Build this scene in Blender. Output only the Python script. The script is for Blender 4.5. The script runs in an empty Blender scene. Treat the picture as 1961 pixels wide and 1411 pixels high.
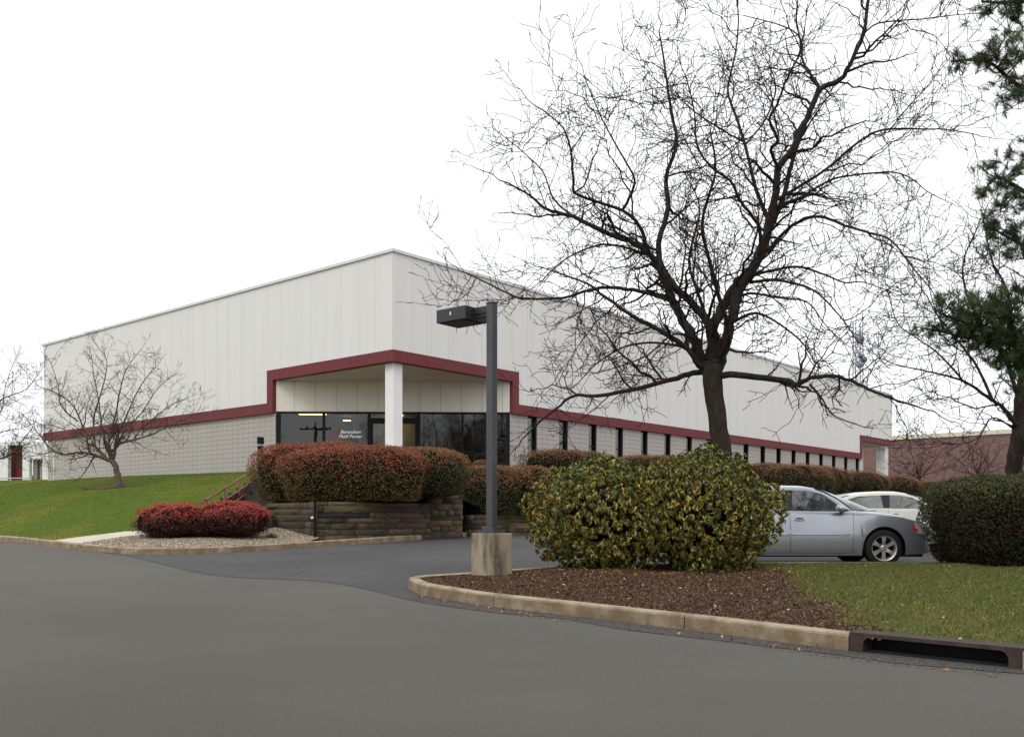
import bpy, bmesh, math, random
import numpy as np
from mathutils import Vector, Matrix
from mathutils.geometry import delaunay_2d_cdt
R = math.radians
SC = bpy.context.scene
# ---------------- camera, world, sun, exposure ----------------
F, CU, HV = 1806.0, 980.5, 992.0          # focal length / principal column / horizon row, in photo pixels (1961 x 1411)
cam_d = bpy.data.cameras.new('camera'); cam = bpy.data.objects.new('camera', cam_d)
SC.collection.objects.link(cam); SC.camera = cam
cam.location = (0, 0, 0); cam.rotation_euler = (R(90), 0, 0)
cam_d.sensor_width = 36; cam_d.lens = F/1961*36; cam_d.shift_y = (HV-705.5)/1961
cam_d.clip_start = 0.1; cam_d.clip_end = 4000
W = bpy.data.worlds.new('World'); SC.world = W; W.use_nodes = True
nt = W.node_tree; bg = nt.nodes['Background']
sky = nt.nodes.new('ShaderNodeTexSky'); sky.sky_type = 'NISHITA'; sky.sun_disc = False
sky.sun_elevation = R(48); sky.sun_rotation = R(200); sky.dust_density = 5
hsv = nt.nodes.new('ShaderNodeHueSaturation'); hsv.inputs['Saturation'].default_value = 0.12
nt.links.new(sky.outputs[0], hsv.inputs['Color'])
mix = nt.nodes.new('ShaderNodeMixRGB'); mix.inputs[0].default_value = 0.85; mix.inputs[2].default_value = (11.4, 11.5, 11.7, 1)
nt.links.new(hsv.outputs[0], mix.inputs[1]); nt.links.new(mix.outputs[0], bg.inputs[0]); bg.inputs[1].default_value = 0.125
sd = bpy.data.lights.new('sun', 'SUN'); sd.energy = 0.8; sd.angle = R(25); sd.color = (1, .97, .93)
so = bpy.data.objects.new('sun', sd); SC.collection.objects.link(so)
so.rotation_euler = (R(42), 0, R(-20))
SC.view_settings.view_transform = 'Standard'; SC.view_settings.look = 'None'; SC.view_settings.exposure = 0.0; SC.view_settings.gamma = 1
SC.render.engine = 'CYCLES'
# ---------------- helpers ----------------
rng = np.random.default_rng(7); rnd = random.Random(11)
def P(u, v, Y): return Vector(((u-CU)/F*Y, Y, (HV-v)/F*Y))
def XU(u, Y): return (u-CU)/F*Y
def zr(x, y):
    return -1.32+.026*max(-5, min(45, y))
def G(u, v, up=0.0):                       # photo point on the road surface (plus a height)
    Y = (1.32-up)/((v-HV)/F+.026); return Vector(((u-CU)/F*Y, Y, -1.32+.026*Y+up))
def tag(o, label=None, cat=None, group=None, kind=None):
    if label: o['label'] = label
    if cat: o['category'] = cat
    if group: o['group'] = group
    if kind: o['kind'] = kind
    return o
def link(o, parent=None):
    SC.collection.objects.link(o)
    if parent: o.parent = parent
    return o
def empty(name, label, cat, loc=(0,0,0), rz=0, group=None):
    o = bpy.data.objects.new(name, None); o.empty_display_size = .2; link(o)
    o.location = loc; o.rotation_euler = (0,0,rz)
    return tag(o, label, cat, group)
class MB:
    def __init__(s): s.v = []; s.f = []
    def add(s, vs, fs):
        n = len(s.v); s.v += [tuple(p) for p in vs]; s.f += [tuple(i+n for i in f) for f in fs]; return s
    def box(s, x0, x1, y0, y1, z0, z1, M=None):
        vs = [Vector((x,y,z)) for z in (z0,z1) for y in (y0,y1) for x in (x0,x1)]
        if M: vs = [M@p for p in vs]
        return s.add(vs, [(0,2,3,1),(4,5,7,6),(0,1,5,4),(2,6,7,3),(0,4,6,2),(1,3,7,5)])
    def prism(s, poly, fn0, fn1):           # poly 2-D, fn maps to 3-D front and back
        n = len(poly); a = [fn0(*p) for p in poly]; b = [fn1(*p) for p in poly]
        return s.add(a+b, [tuple(range(n)), tuple(range(2*n-1, n-1, -1))]+[(i, i+n, (i+1)%n+n, (i+1)%n) for i in range(n)])
    def tube(s, pts, rad, k=6, cap=True):
        pts = [Vector(p) for p in pts]; n = len(pts)
        if not hasattr(rad, '__len__'): rad = [rad]*n
        vs = []; fs = []; ref = None
        for i, p in enumerate(pts):
            d = (pts[min(i+1,n-1)]-pts[max(i-1,0)])
            if d.length < 1e-9: d = Vector((0,0,1))
            d.normalize()
            if ref is None: ref = d.orthogonal().normalized()
            ref = ref-d*ref.dot(d)
            if ref.length < 1e-6: ref = d.orthogonal()
            ref.normalize(); q = d.cross(ref)
            for j in range(k):
                a = 2*math.pi*j/k; vs.append(p+(ref*math.cos(a)+q*math.sin(a))*rad[i])
        for i in range(n-1):
            for j in range(k):
                fs.append((i*k+j, i*k+(j+1)%k, (i+1)*k+(j+1)%k, (i+1)*k+j))
        if cap: fs += [tuple(range(k-1,-1,-1)), tuple(range((n-1)*k, n*k))]
        return s.add(vs, fs)
    def lathe(s, prof, c, axis='z', k=24, a0=0):
        c = Vector(c); vs = []; m = len(prof)
        for j in range(k):
            a = a0+2*math.pi*j/k; ca, sa = math.cos(a), math.sin(a)
            for r, h in prof:
                vs.append(c+(Vector((r*ca, r*sa, h)) if axis == 'z' else Vector((r*ca, h, r*sa))))
        fs = [(j*m+i, ((j+1)%k)*m+i, ((j+1)%k)*m+i+1, j*m+i+1) for j in range(k) for i in range(m-1)]
        return s.add(vs, fs)
    def build(s, name, mat, parent=None, smooth=False, bevel=0, label=None, fixn=True):
        me = bpy.data.meshes.new(name); me.from_pydata(s.v, [], s.f); me.update()
        if fixn:
            bm = bmesh.new(); bm.from_mesh(me); bmesh.ops.recalc_face_normals(bm, faces=bm.faces); bm.to_mesh(me); bm.free()
        me.materials.append(mat)
        if smooth: me.polygons.foreach_set('use_smooth', [True]*len(me.polygons))
        o = bpy.data.objects.new(name, me); link(o, parent)
        if bevel:
            b = o.modifiers.new('bevel', 'BEVEL'); b.width = bevel; b.segments = 2; b.limit_method = 'ANGLE'
        if label: o['label'] = label
        return o
def npmesh(name, V, Fq, mat, parent=None, col=None, smooth=False):
    """V (n,3), Fq (m,k) faces, col (n,3) point colours"""
    me = bpy.data.meshes.new(name); n = len(V); m, k = Fq.shape
    me.vertices.add(n); me.vertices.foreach_set('co', np.asarray(V, dtype=np.float32).ravel())
    me.loops.add(m*k); me.loops.foreach_set('vertex_index', Fq.astype(np.int32).ravel())
    me.polygons.add(m); me.polygons.foreach_set('loop_start', np.arange(0, m*k, k, dtype=np.int32))
    try: me.polygons.foreach_set('loop_total', np.full(m, k, dtype=np.int32))
    except Exception: pass
    if smooth: me.polygons.foreach_set('use_smooth', np.ones(m, dtype=bool))
    me.update(calc_edges=True); me.validate()
    if col is not None:
        a = me.color_attributes.new('Col', 'FLOAT_COLOR', 'POINT')
        a.data.foreach_set('color', np.c_[col, np.ones(n)].astype(np.float32).ravel())
    me.materials.append(mat)
    o = bpy.data.objects.new(name, me); return link(o, parent)
# ---------------- materials ----------------
def mat(name, base, rough=.7, metal=0, spec=.5, **kw):
    """kw: noise=(scale, amount), noise2, bump=(scale, dist), col2"""
    m = bpy.data.materials.new(name); m.use_nodes = True; t = m.node_tree; b = t.nodes['Principled BSDF']
    N = t.nodes.new; L = t.links.new
    b.inputs['Base Color'].default_value = (*base, 1); b.inputs['Roughness'].default_value = rough
    b.inputs['Metallic'].default_value = metal; b.inputs['Specular IOR Level'].default_value = spec
    tc = N('ShaderNodeTexCoord'); src = tc.outputs['Object']
    if 'stretch' in kw:
        mp = N('ShaderNodeMapping'); mp.inputs['Scale'].default_value = kw['stretch']; L(src, mp.inputs[0]); src = mp.outputs[0]
    cur = None
    for key in ('noise', 'noise2', 'noise3'):
        if key in kw:
            sc, c2, lo, hi = kw[key][:4]
            n = N('ShaderNodeTexNoise'); n.inputs['Scale'].default_value = sc; n.inputs['Detail'].default_value = 6; n.inputs['Roughness'].default_value = .62
            L(src, n.inputs['Vector'])
            mr = N('ShaderNodeMapRange'); mr.inputs[1].default_value = lo; mr.inputs[2].default_value = hi; L(n.outputs[0], mr.inputs[0])
            mx = N('ShaderNodeMixRGB'); L(mr.outputs[0], mx.inputs[0])
            if cur is None: mx.inputs[1].default_value = (*base, 1)
            else: L(cur, mx.inputs[1])
            mx.inputs[2].default_value = (*c2, 1); cur = mx.outputs[0]
    if cur is not None: L(cur, b.inputs['Base Color'])
    if 'bump' in kw:
        n = N('ShaderNodeTexNoise'); n.inputs['Scale'].default_value = kw['bump'][0]; n.inputs['Detail'].default_value = 8; L(src, n.inputs['Vector'])
        bp = N('ShaderNodeBump'); bp.inputs['Distance'].default_value = kw['bump'][1]; bp.inputs['Strength'].default_value = 1
        L(n.outputs[0], bp.inputs['Height']); L(bp.outputs[0], b.inputs['Normal'])
    if 'coat' in kw: b.inputs['Coat Weight'].default_value = kw['coat']; b.inputs['Coat Roughness'].default_value = .03
    return m
def attr_mat(name, rough=.6, transl=.25, spec=.3):
    m = bpy.data.materials.new(name); m.use_nodes = True; t = m.node_tree; b = t.nodes['Principled BSDF']
    a = t.nodes.new('ShaderNodeAttribute'); a.attribute_name = 'Col'
    t.links.new(a.outputs['Color'], b.inputs['Base Color']); b.inputs['Roughness'].default_value = rough; b.inputs['Specular IOR Level'].default_value = spec
    if transl:
        tr = t.nodes.new('ShaderNodeBsdfTranslucent'); t.links.new(a.outputs['Color'], tr.inputs[0])
        mx = t.nodes.new('ShaderNodeMixShader'); mx.inputs[0].default_value = transl
        t.links.new(b.outputs[0], mx.inputs[1]); t.links.new(tr.outputs[0], mx.inputs[2]); t.links.new(mx.outputs[0], t.nodes['Material Output'].inputs[0])
    return m
def line_mat(name, base, line, axis, width, lw, base2=None, horiz=None, bump=.004, rough=.75, stain=None, irregular=0):
    """painted wall with joints: vertical joints every `width` along x+y (or x-y), optional horizontal ones every `horiz`"""
    m = bpy.data.materials.new(name); m.use_nodes = True; t = m.node_tree; b = t.nodes['Principled BSDF']; N = t.nodes.new; L = t.links.new
    tc = N('ShaderNodeTexCoord'); sp = N('ShaderNodeSeparateXYZ'); L(tc.outputs['Object'], sp.inputs[0])
    def M(op, a, b_=None, c=None):
        n = N('ShaderNodeMath'); n.operation = op
        for i, x in enumerate((a, b_, c)):
            if x is None: continue
            if isinstance(x, (int, float)): n.inputs[i].default_value = x
            else: L(x, n.inputs[i])
        return n.outputs[0]
    s = M('ADD' if axis > 0 else 'SUBTRACT', sp.outputs[0], sp.outputs[1])
    fx = M('FRACT', M('DIVIDE', s, width)); gx = M('LESS_THAN', fx, lw/width)
    g = gx
    if horiz:
        fz = M('FRACT', M('DIVIDE', M('ADD', sp.outputs[2], 10.0), horiz)); g = M('MAXIMUM', gx, M('LESS_THAN', fz, lw/horiz))
    cell = M('FLOOR', M('DIVIDE', s, width))
    cv = N('ShaderNodeCombineXYZ'); L(cell, cv.inputs[0])
    if horiz: L(M('FLOOR', M('DIVIDE', M('ADD', sp.outputs[2], 10.0), horiz)), cv.inputs[1])
    wn = N('ShaderNodeTexWhiteNoise'); wn.noise_dimensions = '3D'; L(cv.outputs[0], wn.inputs['Vector'])
    mx0 = N('ShaderNodeMixRGB'); mx0.inputs[1].default_value = (*base, 1); mx0.inputs[2].default_value = (*(base2 or [c*.95 for c in base]), 1); L(wn.outputs['Value'], mx0.inputs[0])
    cur = mx0.outputs[0]
    # vertical rain streaks, a real stain on the paint
    mp = N('ShaderNodeMapping'); mp.inputs['Scale'].default_value = (1.6, 1.6, .12); L(tc.outputs['Object'], mp.inputs[0])
    no = N('ShaderNodeTexNoise'); no.inputs['Scale'].default_value = 1.3; no.inputs['Detail'].default_value = 7; L(mp.outputs[0], no.inputs['Vector'])
    mr = N('ShaderNodeMapRange'); mr.inputs[1].default_value = .42; mr.inputs[2].default_value = .8; mr.inputs[4].default_value = .5; L(no.outputs[0], mr.inputs[0])
    mxs = N('ShaderNodeMixRGB'); L(mr.outputs[0], mxs.inputs[0]); L(cur, mxs.inputs[1]); mxs.inputs[2].default_value = (*(stain or [c*.86 for c in base]), 1); cur = mxs.outputs[0]
    mx = N('ShaderNodeMixRGB'); L(g, mx.inputs[0]); L(cur, mx.inputs[1]); mx.inputs[2].default_value = (*line, 1); L(mx.outputs[0], b.inputs['Base Color'])
    b.inputs['Roughness'].default_value = rough; b.inputs['Specular IOR Level'].default_value = .3
    if bump:
        n2 = N('ShaderNodeTexNoise'); n2.inputs['Scale'].default_value = 25; L(tc.outputs['Object'], n2.inputs['Vector'])
        h = M('SUBTRACT', M('MULTIPLY', n2.outputs[0], .25), g)
        bp = N('ShaderNodeBump'); bp.inputs['Distance'].default_value = bump; L(h, bp.inputs['Height']); L(bp.outputs[0], b.inputs['Normal'])
    return m
M_ = {}
M_['panel'] = line_mat('white_panel_paint', (.72,.715,.69), (.59,.585,.56), 1, .95, .022, base2=(.712,.707,.682), bump=.002)
M_['panel_diag'] = line_mat('cream_panel_paint', (.70,.665,.59), (.42,.39,.33), -1, 1.21, .03, base2=(.69,.655,.58))
M_['block'] = line_mat('painted_block', (.445,.415,.385), (.27,.25,.23), 1, .40, .020, base2=(.43,.40,.37), horiz=.20, bump=.006, stain=(.39,.36,.33))
M_['red'] = mat('maroon_metal', (.16,.038,.042), .6, spec=.2, noise=(3,(.155,.025,.031),.4,.7))
M_['red_door'] = mat('maroon_door', (.24,.04,.045), .5, noise=(2,(.2,.035,.04),.4,.7))
M_['soffit'] = mat('soffit_stucco', (.66,.61,.51), .9, noise=(1.2,(.58,.53,.43),.4,.7), bump=(40,.003))
M_['white'] = mat('white_paint', (.80,.80,.79), .6, noise=(2.5,(.72,.72,.70),.45,.8), bump=(60,.002))
M_['coping'] = mat('coping_metal', (.66,.66,.64), .5)
M_['frame'] = mat('dark_bronze_frame', (.008,.008,.009), .5, spec=.15)
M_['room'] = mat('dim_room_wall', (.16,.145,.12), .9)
M_['room_tan'] = mat('tan_lobby_wall', (.62,.50,.28), .9, noise=(2,(.4,.31,.16),.4,.6))
M_['post'] = mat('dark_grey_powder_coat', (.052,.053,.062), .42, noise=(5,(.07,.072,.08),.5,.8), bump=(300,.0004))
M_['lamp_head'] = mat('black_powder_coat', (.022,.022,.026), .45)
M_['kerb'] = mat('kerb_concrete', (.37,.30,.205), .9, noise=(3.2,(.20,.145,.09),.42,.64), noise2=(14,(.46,.39,.28),.52,.85), bump=(45,.008))
def face_tint(m, c, amt):
    # darker brown mixed into the upright faces, broken up by noise
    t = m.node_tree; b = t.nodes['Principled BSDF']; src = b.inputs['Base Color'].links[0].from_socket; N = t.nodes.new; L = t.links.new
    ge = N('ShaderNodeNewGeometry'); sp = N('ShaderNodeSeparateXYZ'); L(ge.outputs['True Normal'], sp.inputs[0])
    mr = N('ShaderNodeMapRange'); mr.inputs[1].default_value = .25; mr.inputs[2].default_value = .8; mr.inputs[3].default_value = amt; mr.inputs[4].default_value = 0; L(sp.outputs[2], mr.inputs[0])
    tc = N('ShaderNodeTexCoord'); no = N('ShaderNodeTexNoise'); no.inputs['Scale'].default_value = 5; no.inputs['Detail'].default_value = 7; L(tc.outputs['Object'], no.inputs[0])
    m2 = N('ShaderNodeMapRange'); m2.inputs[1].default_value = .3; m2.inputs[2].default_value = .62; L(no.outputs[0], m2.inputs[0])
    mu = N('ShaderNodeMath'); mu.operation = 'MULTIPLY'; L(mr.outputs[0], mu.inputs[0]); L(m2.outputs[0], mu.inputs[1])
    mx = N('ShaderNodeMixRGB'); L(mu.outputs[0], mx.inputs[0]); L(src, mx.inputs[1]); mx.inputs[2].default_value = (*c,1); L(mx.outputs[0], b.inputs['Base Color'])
face_tint(M_['kerb'], (.17,.115,.06), .85)
M_['base'] = mat('stained_concrete', (.34,.28,.20), .9, noise=(4,(.11,.085,.06),.44,.66), noise2=(30,(.45,.4,.31),.55,.9), bump=(60,.006), stretch=(1.6,1.6,.35))
M_['path'] = mat('pale_concrete', (.56,.52,.42), .9, noise=(1.5,(.47,.43,.34),.4,.7), bump=(60,.003))
M_['iron'] = mat('rusty_cast_iron', (.042,.026,.022), .8, noise=(8,(.085,.048,.036),.45,.75), bump=(70,.004))
M_['black'] = mat('matte_black', (.006,.006,.006), .9)
M_['asphalt'] = mat('worn_asphalt', (.100,.095,.081), .92, spec=.2, noise=(.15,(.128,.123,.107),.38,.68), noise2=(60,(.15,.142,.12),.56,.74), noise3=(110,(.06,.057,.048),.54,.74), bump=(110,.008))
M_['asphalt2'] = mat('dark_asphalt', (.078,.078,.080), .9, spec=.22, noise=(.35,(.108,.105,.105),.40,.66), noise2=(22,(.055,.053,.053),.5,.7), noise3=(70,(.15,.145,.14),.56,.74), bump=(70,.02))
def add_cracks(m, sc, w, amt):
    t = m.node_tree; b = t.nodes['Principled BSDF']; l = b.inputs['Base Color'].links[0]; src = l.from_socket; N = t.nodes.new; L = t.links.new
    tc = N('ShaderNodeTexCoord'); no = N('ShaderNodeTexNoise'); no.inputs['Scale'].default_value = 1.5; L(tc.outputs['Object'], no.inputs[0])
    mx = N('ShaderNodeMixRGB'); mx.inputs[0].default_value = .35; L(tc.outputs['Object'], mx.inputs[1]); L(no.outputs['Color'], mx.inputs[2])
    vo = N('ShaderNodeTexVoronoi'); vo.feature = 'DISTANCE_TO_EDGE'; vo.inputs['Scale'].default_value = sc; L(mx.outputs[0], vo.inputs['Vector'])
    lt = N('ShaderNodeMath'); lt.operation = 'LESS_THAN'; lt.inputs[1].default_value = w; L(vo.outputs['Distance'], lt.inputs[0])
    n2 = N('ShaderNodeTexNoise'); n2.inputs['Scale'].default_value = .25; L(tc.outputs['Object'], n2.inputs[0])
    g = N('ShaderNodeMapRange'); g.inputs[1].default_value = .50; g.inputs[2].default_value = .60; g.inputs[4].default_value = amt; L(n2.outputs[0], g.inputs[0])
    mu = N('ShaderNodeMath'); mu.operation = 'MULTIPLY'; L(lt.outputs[0], mu.inputs[0]); L(g.outputs[0], mu.inputs[1])
    m2 = N('ShaderNodeMixRGB'); L(mu.outputs[0], m2.inputs[0]); L(src, m2.inputs[1]); m2.inputs[2].default_value = (.035,.033,.03,1); L(m2.outputs[0], b.inputs['Base Color'])
add_cracks(M_['asphalt2'], .7, .010, .55)
M_['gravel'] = mat('gravel', (.25,.205,.145), .95, noise=(28,(.10,.08,.055),.45,.6), noise2=(60,(.38,.33,.25),.55,.75), bump=(45,.03))
M_['soil'] = mat('bark_mulch', (.10,.055,.030), .95, noise=(22,(.045,.026,.017),.42,.62), noise2=(55,(.19,.115,.075),.56,.8), bump=(40,.03))
M_['lawn'] = mat('lawn', (.088,.135,.015), .95, spec=.1, noise=(.35,(.17,.155,.022),.45,.66), noise2=(1.7,(.07,.115,.012),.45,.75), noise3=(30,(.035,.06,.01),.5,.75), bump=(60,.02))
M_['far_ground'] = mat('far_grass', (.09,.11,.04), .95, noise=(.05,(.14,.12,.07),.4,.6))
M_['rail'] = mat('faded_maroon_pipe', (.33,.105,.09), .5, noise=(6,(.22,.04,.04),.4,.6))
M_['galv'] = mat('galvanised_pipe', (.5,.51,.52), .4, metal=.3)
M_['bark'] = mat('dark_bark', (.036,.028,.023), .95, spec=.15, noise=(9,(.075,.06,.047),.48,.75), bump=(28,.035), stretch=(1,1,.3))
M_['twig'] = mat('grey_brown_twig', (.028,.021,.018), .9, spec=.15)
M_['bark_pale'] = mat('lichen_bark', (.11,.09,.065), .95, noise=(7,(.075,.055,.045),.42,.62), noise2=(10,(.17,.17,.10),.55,.8), bump=(25,.02))
M_['twig_red'] = mat('reddish_twig', (.06,.04,.034), .9, spec=.15)
M_['leaf'] = attr_mat('leaf', .55, .25)
M_['gloss_leaf'] = attr_mat('glossy_leaf', .38, .2, .5)
M_['needle'] = attr_mat('needle', .6, .15)
M_['matte'] = attr_mat('litter', .85, 0)
def glass_mat(name, tint, refl=1.0, base_r=.06):
    m = bpy.data.materials.new(name); m.use_nodes = True; t = m.node_tree; t.nodes.remove(t.nodes['Principled BSDF']); N = t.nodes.new; L = t.links.new
    tr = N('ShaderNodeBsdfTransparent'); tr.inputs[0].default_value = (*tint, 1)
    gl = N('ShaderNodeBsdfGlossy'); gl.inputs['Roughness'].default_value = .015; gl.inputs['Color'].default_value = (.75,.78,.82,1)
    fr = N('ShaderNodeFresnel'); fr.inputs[0].default_value = 1.5
    ad = N('ShaderNodeMath'); ad.operation = 'MULTIPLY_ADD'; ad.inputs[1].default_value = refl; ad.inputs[2].default_value = base_r; L(fr.outputs[0], ad.inputs[0])
    mx = N('ShaderNodeMixShader'); L(ad.outputs[0], mx.inputs[0]); L(tr.outputs[0], mx.inputs[1]); L(gl.outputs[0], mx.inputs[2])
    no = N('ShaderNodeTexNoise'); no.inputs['Scale'].default_value = 1.1; bp = N('ShaderNodeBump'); bp.inputs['Distance'].default_value = .0012
    tc = N('ShaderNodeTexCoord'); L(tc.outputs['Object'], no.inputs['Vector']); L(no.outputs[0], bp.inputs['Height']); L(bp.outputs[0], gl.inputs['Normal'])
    L(mx.outputs[0], t.nodes['Material Output'].inputs[0]); return m
M_['glass'] = glass_mat('tinted_window_glass', (.62,.60,.55), .75, .03)
def emit(name, c, s):
    m = bpy.data.materials.new(name); m.use_nodes = True; b = m.node_tree.nodes['Principled BSDF']
    b.inputs['Emission Color'].default_value = (*c, 1); b.inputs['Emission Strength'].default_value = s; b.inputs['Base Color'].default_value = (*c, 1); return m
M_['tube_light'] = emit('lit_ceiling_tube', (1,.86,.52), 7)
# brick for the far building
def brick_mat():
    m = bpy.data.materials.new('pink_brick'); m.use_nodes = True; t = m.node_tree; b = t.nodes['Principled BSDF']; N = t.nodes.new; L = t.links.new
    tc = N('ShaderNodeTexCoord'); mp = N('ShaderNodeMapping'); mp.inputs['Rotation'].default_value = (R(90),0,0); L(tc.outputs['Object'], mp.inputs[0])
    br = N('ShaderNodeTexBrick'); br.inputs['Scale'].default_value = 1; br.inputs['Brick Width'].default_value = .4; br.inputs['Row Height'].default_value = .2; br.inputs['Mortar Size'].default_value = .012
    br.inputs['Color1'].default_value = (.20,.115,.105,1); br.inputs['Color2'].default_value = (.15,.083,.075,1); br.inputs['Mortar'].default_value = (.21,.14,.13,1)
    L(mp.outputs[0], br.inputs['Vector']); L(br.outputs[0], b.inputs['Base Color']); b.inputs['Roughness'].default_value = .9; return m
M_['brick'] = brick_mat()
# stone / timber of the retaining wall
def stone_mat():
    m = bpy.data.materials.new('mossy_wall_stone'); m.use_nodes = True; t = m.node_tree; b = t.nodes['Principled BSDF']; N = t.nodes.new; L = t.links.new
    tc = N('ShaderNodeTexCoord')
    a = N('ShaderNodeAttribute'); a.attribute_name = 'Col'
    mp = N('ShaderNodeMapping'); mp.inputs['Scale'].default_value = (1,1,2.5); L(tc.outputs['Object'], mp.inputs[0])
    def nz(sc, lo, hi, c, cur):
        n = N('ShaderNodeTexNoise'); n.inputs['Scale'].default_value = sc; n.inputs['Detail'].default_value = 8; n.inputs['Roughness'].default_value = .65; L(mp.outputs[0], n.inputs[0])
        mr = N('ShaderNodeMapRange'); mr.inputs[1].default_value = lo; mr.inputs[2].default_value = hi; L(n.outputs[0], mr.inputs[0])
        mx = N('ShaderNodeMixRGB'); L(mr.outputs[0], mx.inputs[0]); L(cur, mx.inputs[1]); mx.inputs[2].default_value = (*c,1); return mx.outputs[0]
    c = nz(2.0, .52, .74, (.10,.085,.02), a.outputs[0]); c = nz(5, .5, .7, (.022,.02,.014), c); c = nz(16, .58, .8, (.24,.2,.14), c)
    L(c, b.inputs['Base Color']); b.inputs['Roughness'].default_value = .9
    n = N('ShaderNodeTexNoise'); n.inputs['Scale'].default_value = 9; n.inputs['Detail'].default_value = 8; L(tc.outputs['Object'], n.inputs[0])
    bp = N('ShaderNodeBump'); bp.inputs['Distance'].default_value = .04; L(n.outputs[0], bp.inputs['Height']); L(bp.outputs[0], b.inputs['Normal']); return m
M_['stone'] = stone_mat()
# ---------------- terrain ----------------
def catmull(pts, n=8, closed=False):
    out = []; m = len(pts); pts = [Vector(p) for p in pts]
    rngi = range(m) if closed else range(m-1)
    for i in rngi:
        if closed: p0, p1, p2, p3 = pts[i-1], pts[i], pts[(i+1)%m], pts[(i+2)%m]
        else: p0, p1, p2, p3 = pts[max(i-1,0)], pts[i], pts[i+1], pts[min(i+2,m-1)]
        for k in range(n):
            t = k/n
            out.append(.5*((2*p1)+(p2-p0)*t+(2*p0-5*p1+4*p2-p3)*t*t+(3*p1-p0-3*p2+p3)*t**3))
    if not closed: out.append(pts[-1])
    return out
def resample(pts, step):
    out = [pts[0].copy()]; acc = 0
    for a, b in zip(pts[:-1], pts[1:]):
        L = (b-a).length; pos = step-acc
        while pos <= L: out.append(a.lerp(b, pos/L)); pos += step
        acc = (acc+L) % step
    return out
def offset2(pts, d, closed=False):          # to the left of travel
    out = []; n = len(pts)
    for i in range(n):
        a = pts[(i-1)%n] if closed else pts[max(i-1,0)]; b = pts[(i+1)%n] if closed else pts[min(i+1,n-1)]
        t = (b-a); t.z = 0; t.normalize(); out.append(Vector((pts[i].x-t.y*d, pts[i].y+t.x*d, pts[i].z)))
    return out
def inside(poly, x, y):
    c = False; n = len(poly); j = n-1
    for i in range(n):
        xi, yi = poly[i]; xj, yj = poly[j]
        if (yi > y) != (yj > y) and x < (xj-xi)*(y-yi)/(yj-yi)+xi: c = not c
        j = i
    return c
def inside_np(poly, X, Y):
    P_ = np.array(poly); c = np.zeros(len(X), bool); x0, y0 = P_[-1]
    for x1, y1 in P_:
        if y1 != y0:
            k = ((y1 > Y) != (y0 > Y)) & (X < (x0-x1)*(Y-y1)/(y0-y1)+x1); c ^= k
        x0, y0 = x1, y1
    return c
def sheet(name, poly, step, zf, m, kind='structure', cat=None):
    poly = [(p[0], p[1]) for p in poly]; n = len(poly)
    pts = [Vector(p) for p in poly]; ed = [(i, (i+1)%n) for i in range(n)]
    xs = [p[0] for p in poly]; ys = [p[1] for p in poly]
    gx, gy = np.meshgrid(np.arange(min(xs),max(xs),step), np.arange(min(ys),max(ys),step)); gx = gx.ravel(); gy = gy.ravel()
    k = inside_np(poly, gx, gy); jit = rng.uniform(-.2,.2,(2,k.sum()))*step
    pts += [Vector((a, b)) for a, b in zip(gx[k]+jit[0], gy[k]+jit[1])]
    v, e, f, *_ = delaunay_2d_cdt(pts, ed, [list(range(n))], 1, 1e-4)
    V = [(p.x, p.y, zf(p.x, p.y)) for p in v]
    me = bpy.data.meshes.new(name); me.from_pydata(V, [], [tuple(q) for q in f]); me.update()
    bm = bmesh.new(); bm.from_mesh(me)
    for fc in bm.faces:
        if fc.normal.z < 0: fc.normal_flip()
    bm.to_mesh(me); bm.free()
    me.materials.append(m); me.polygons.foreach_set('use_smooth', [True]*len(me.polygons))
    o = link(bpy.data.objects.new(name, me)); o['kind'] = kind; return o
def rbf(cp):
    C = np.array([(p[0], p[1]) for p in cp], float); z = np.array([p[2] for p in cp], float); n = len(C)
    def U(r2): return np.where(r2 > 1e-9, r2*np.log(np.maximum(r2,1e-9)), 0)
    K = U(((C[:,None]-C[None])**2).sum(2))+np.eye(n)*.5
    A = np.zeros((n+3, n+3)); A[:n,:n] = K; A[:n,n:] = np.c_[np.ones(n), C]; A[n:,:n] = A[:n,n:].T
    w = np.linalg.solve(A, np.r_[z, 0,0,0])
    def f(x, y):
        r2 = (C[:,0]-x)**2+(C[:,1]-y)**2; return float(w[:n]@U(r2)+w[n]+w[n+1]*x+w[n+2]*y)
    return f
def kerb_profile():                         # (inward, height)
    h, w = .15, .16
    return [(0,-.12),(0,h-.03),(.008,h-.012),(.028,h),(w-.02,h),(w,h-.015),(w,-.12)]
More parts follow.
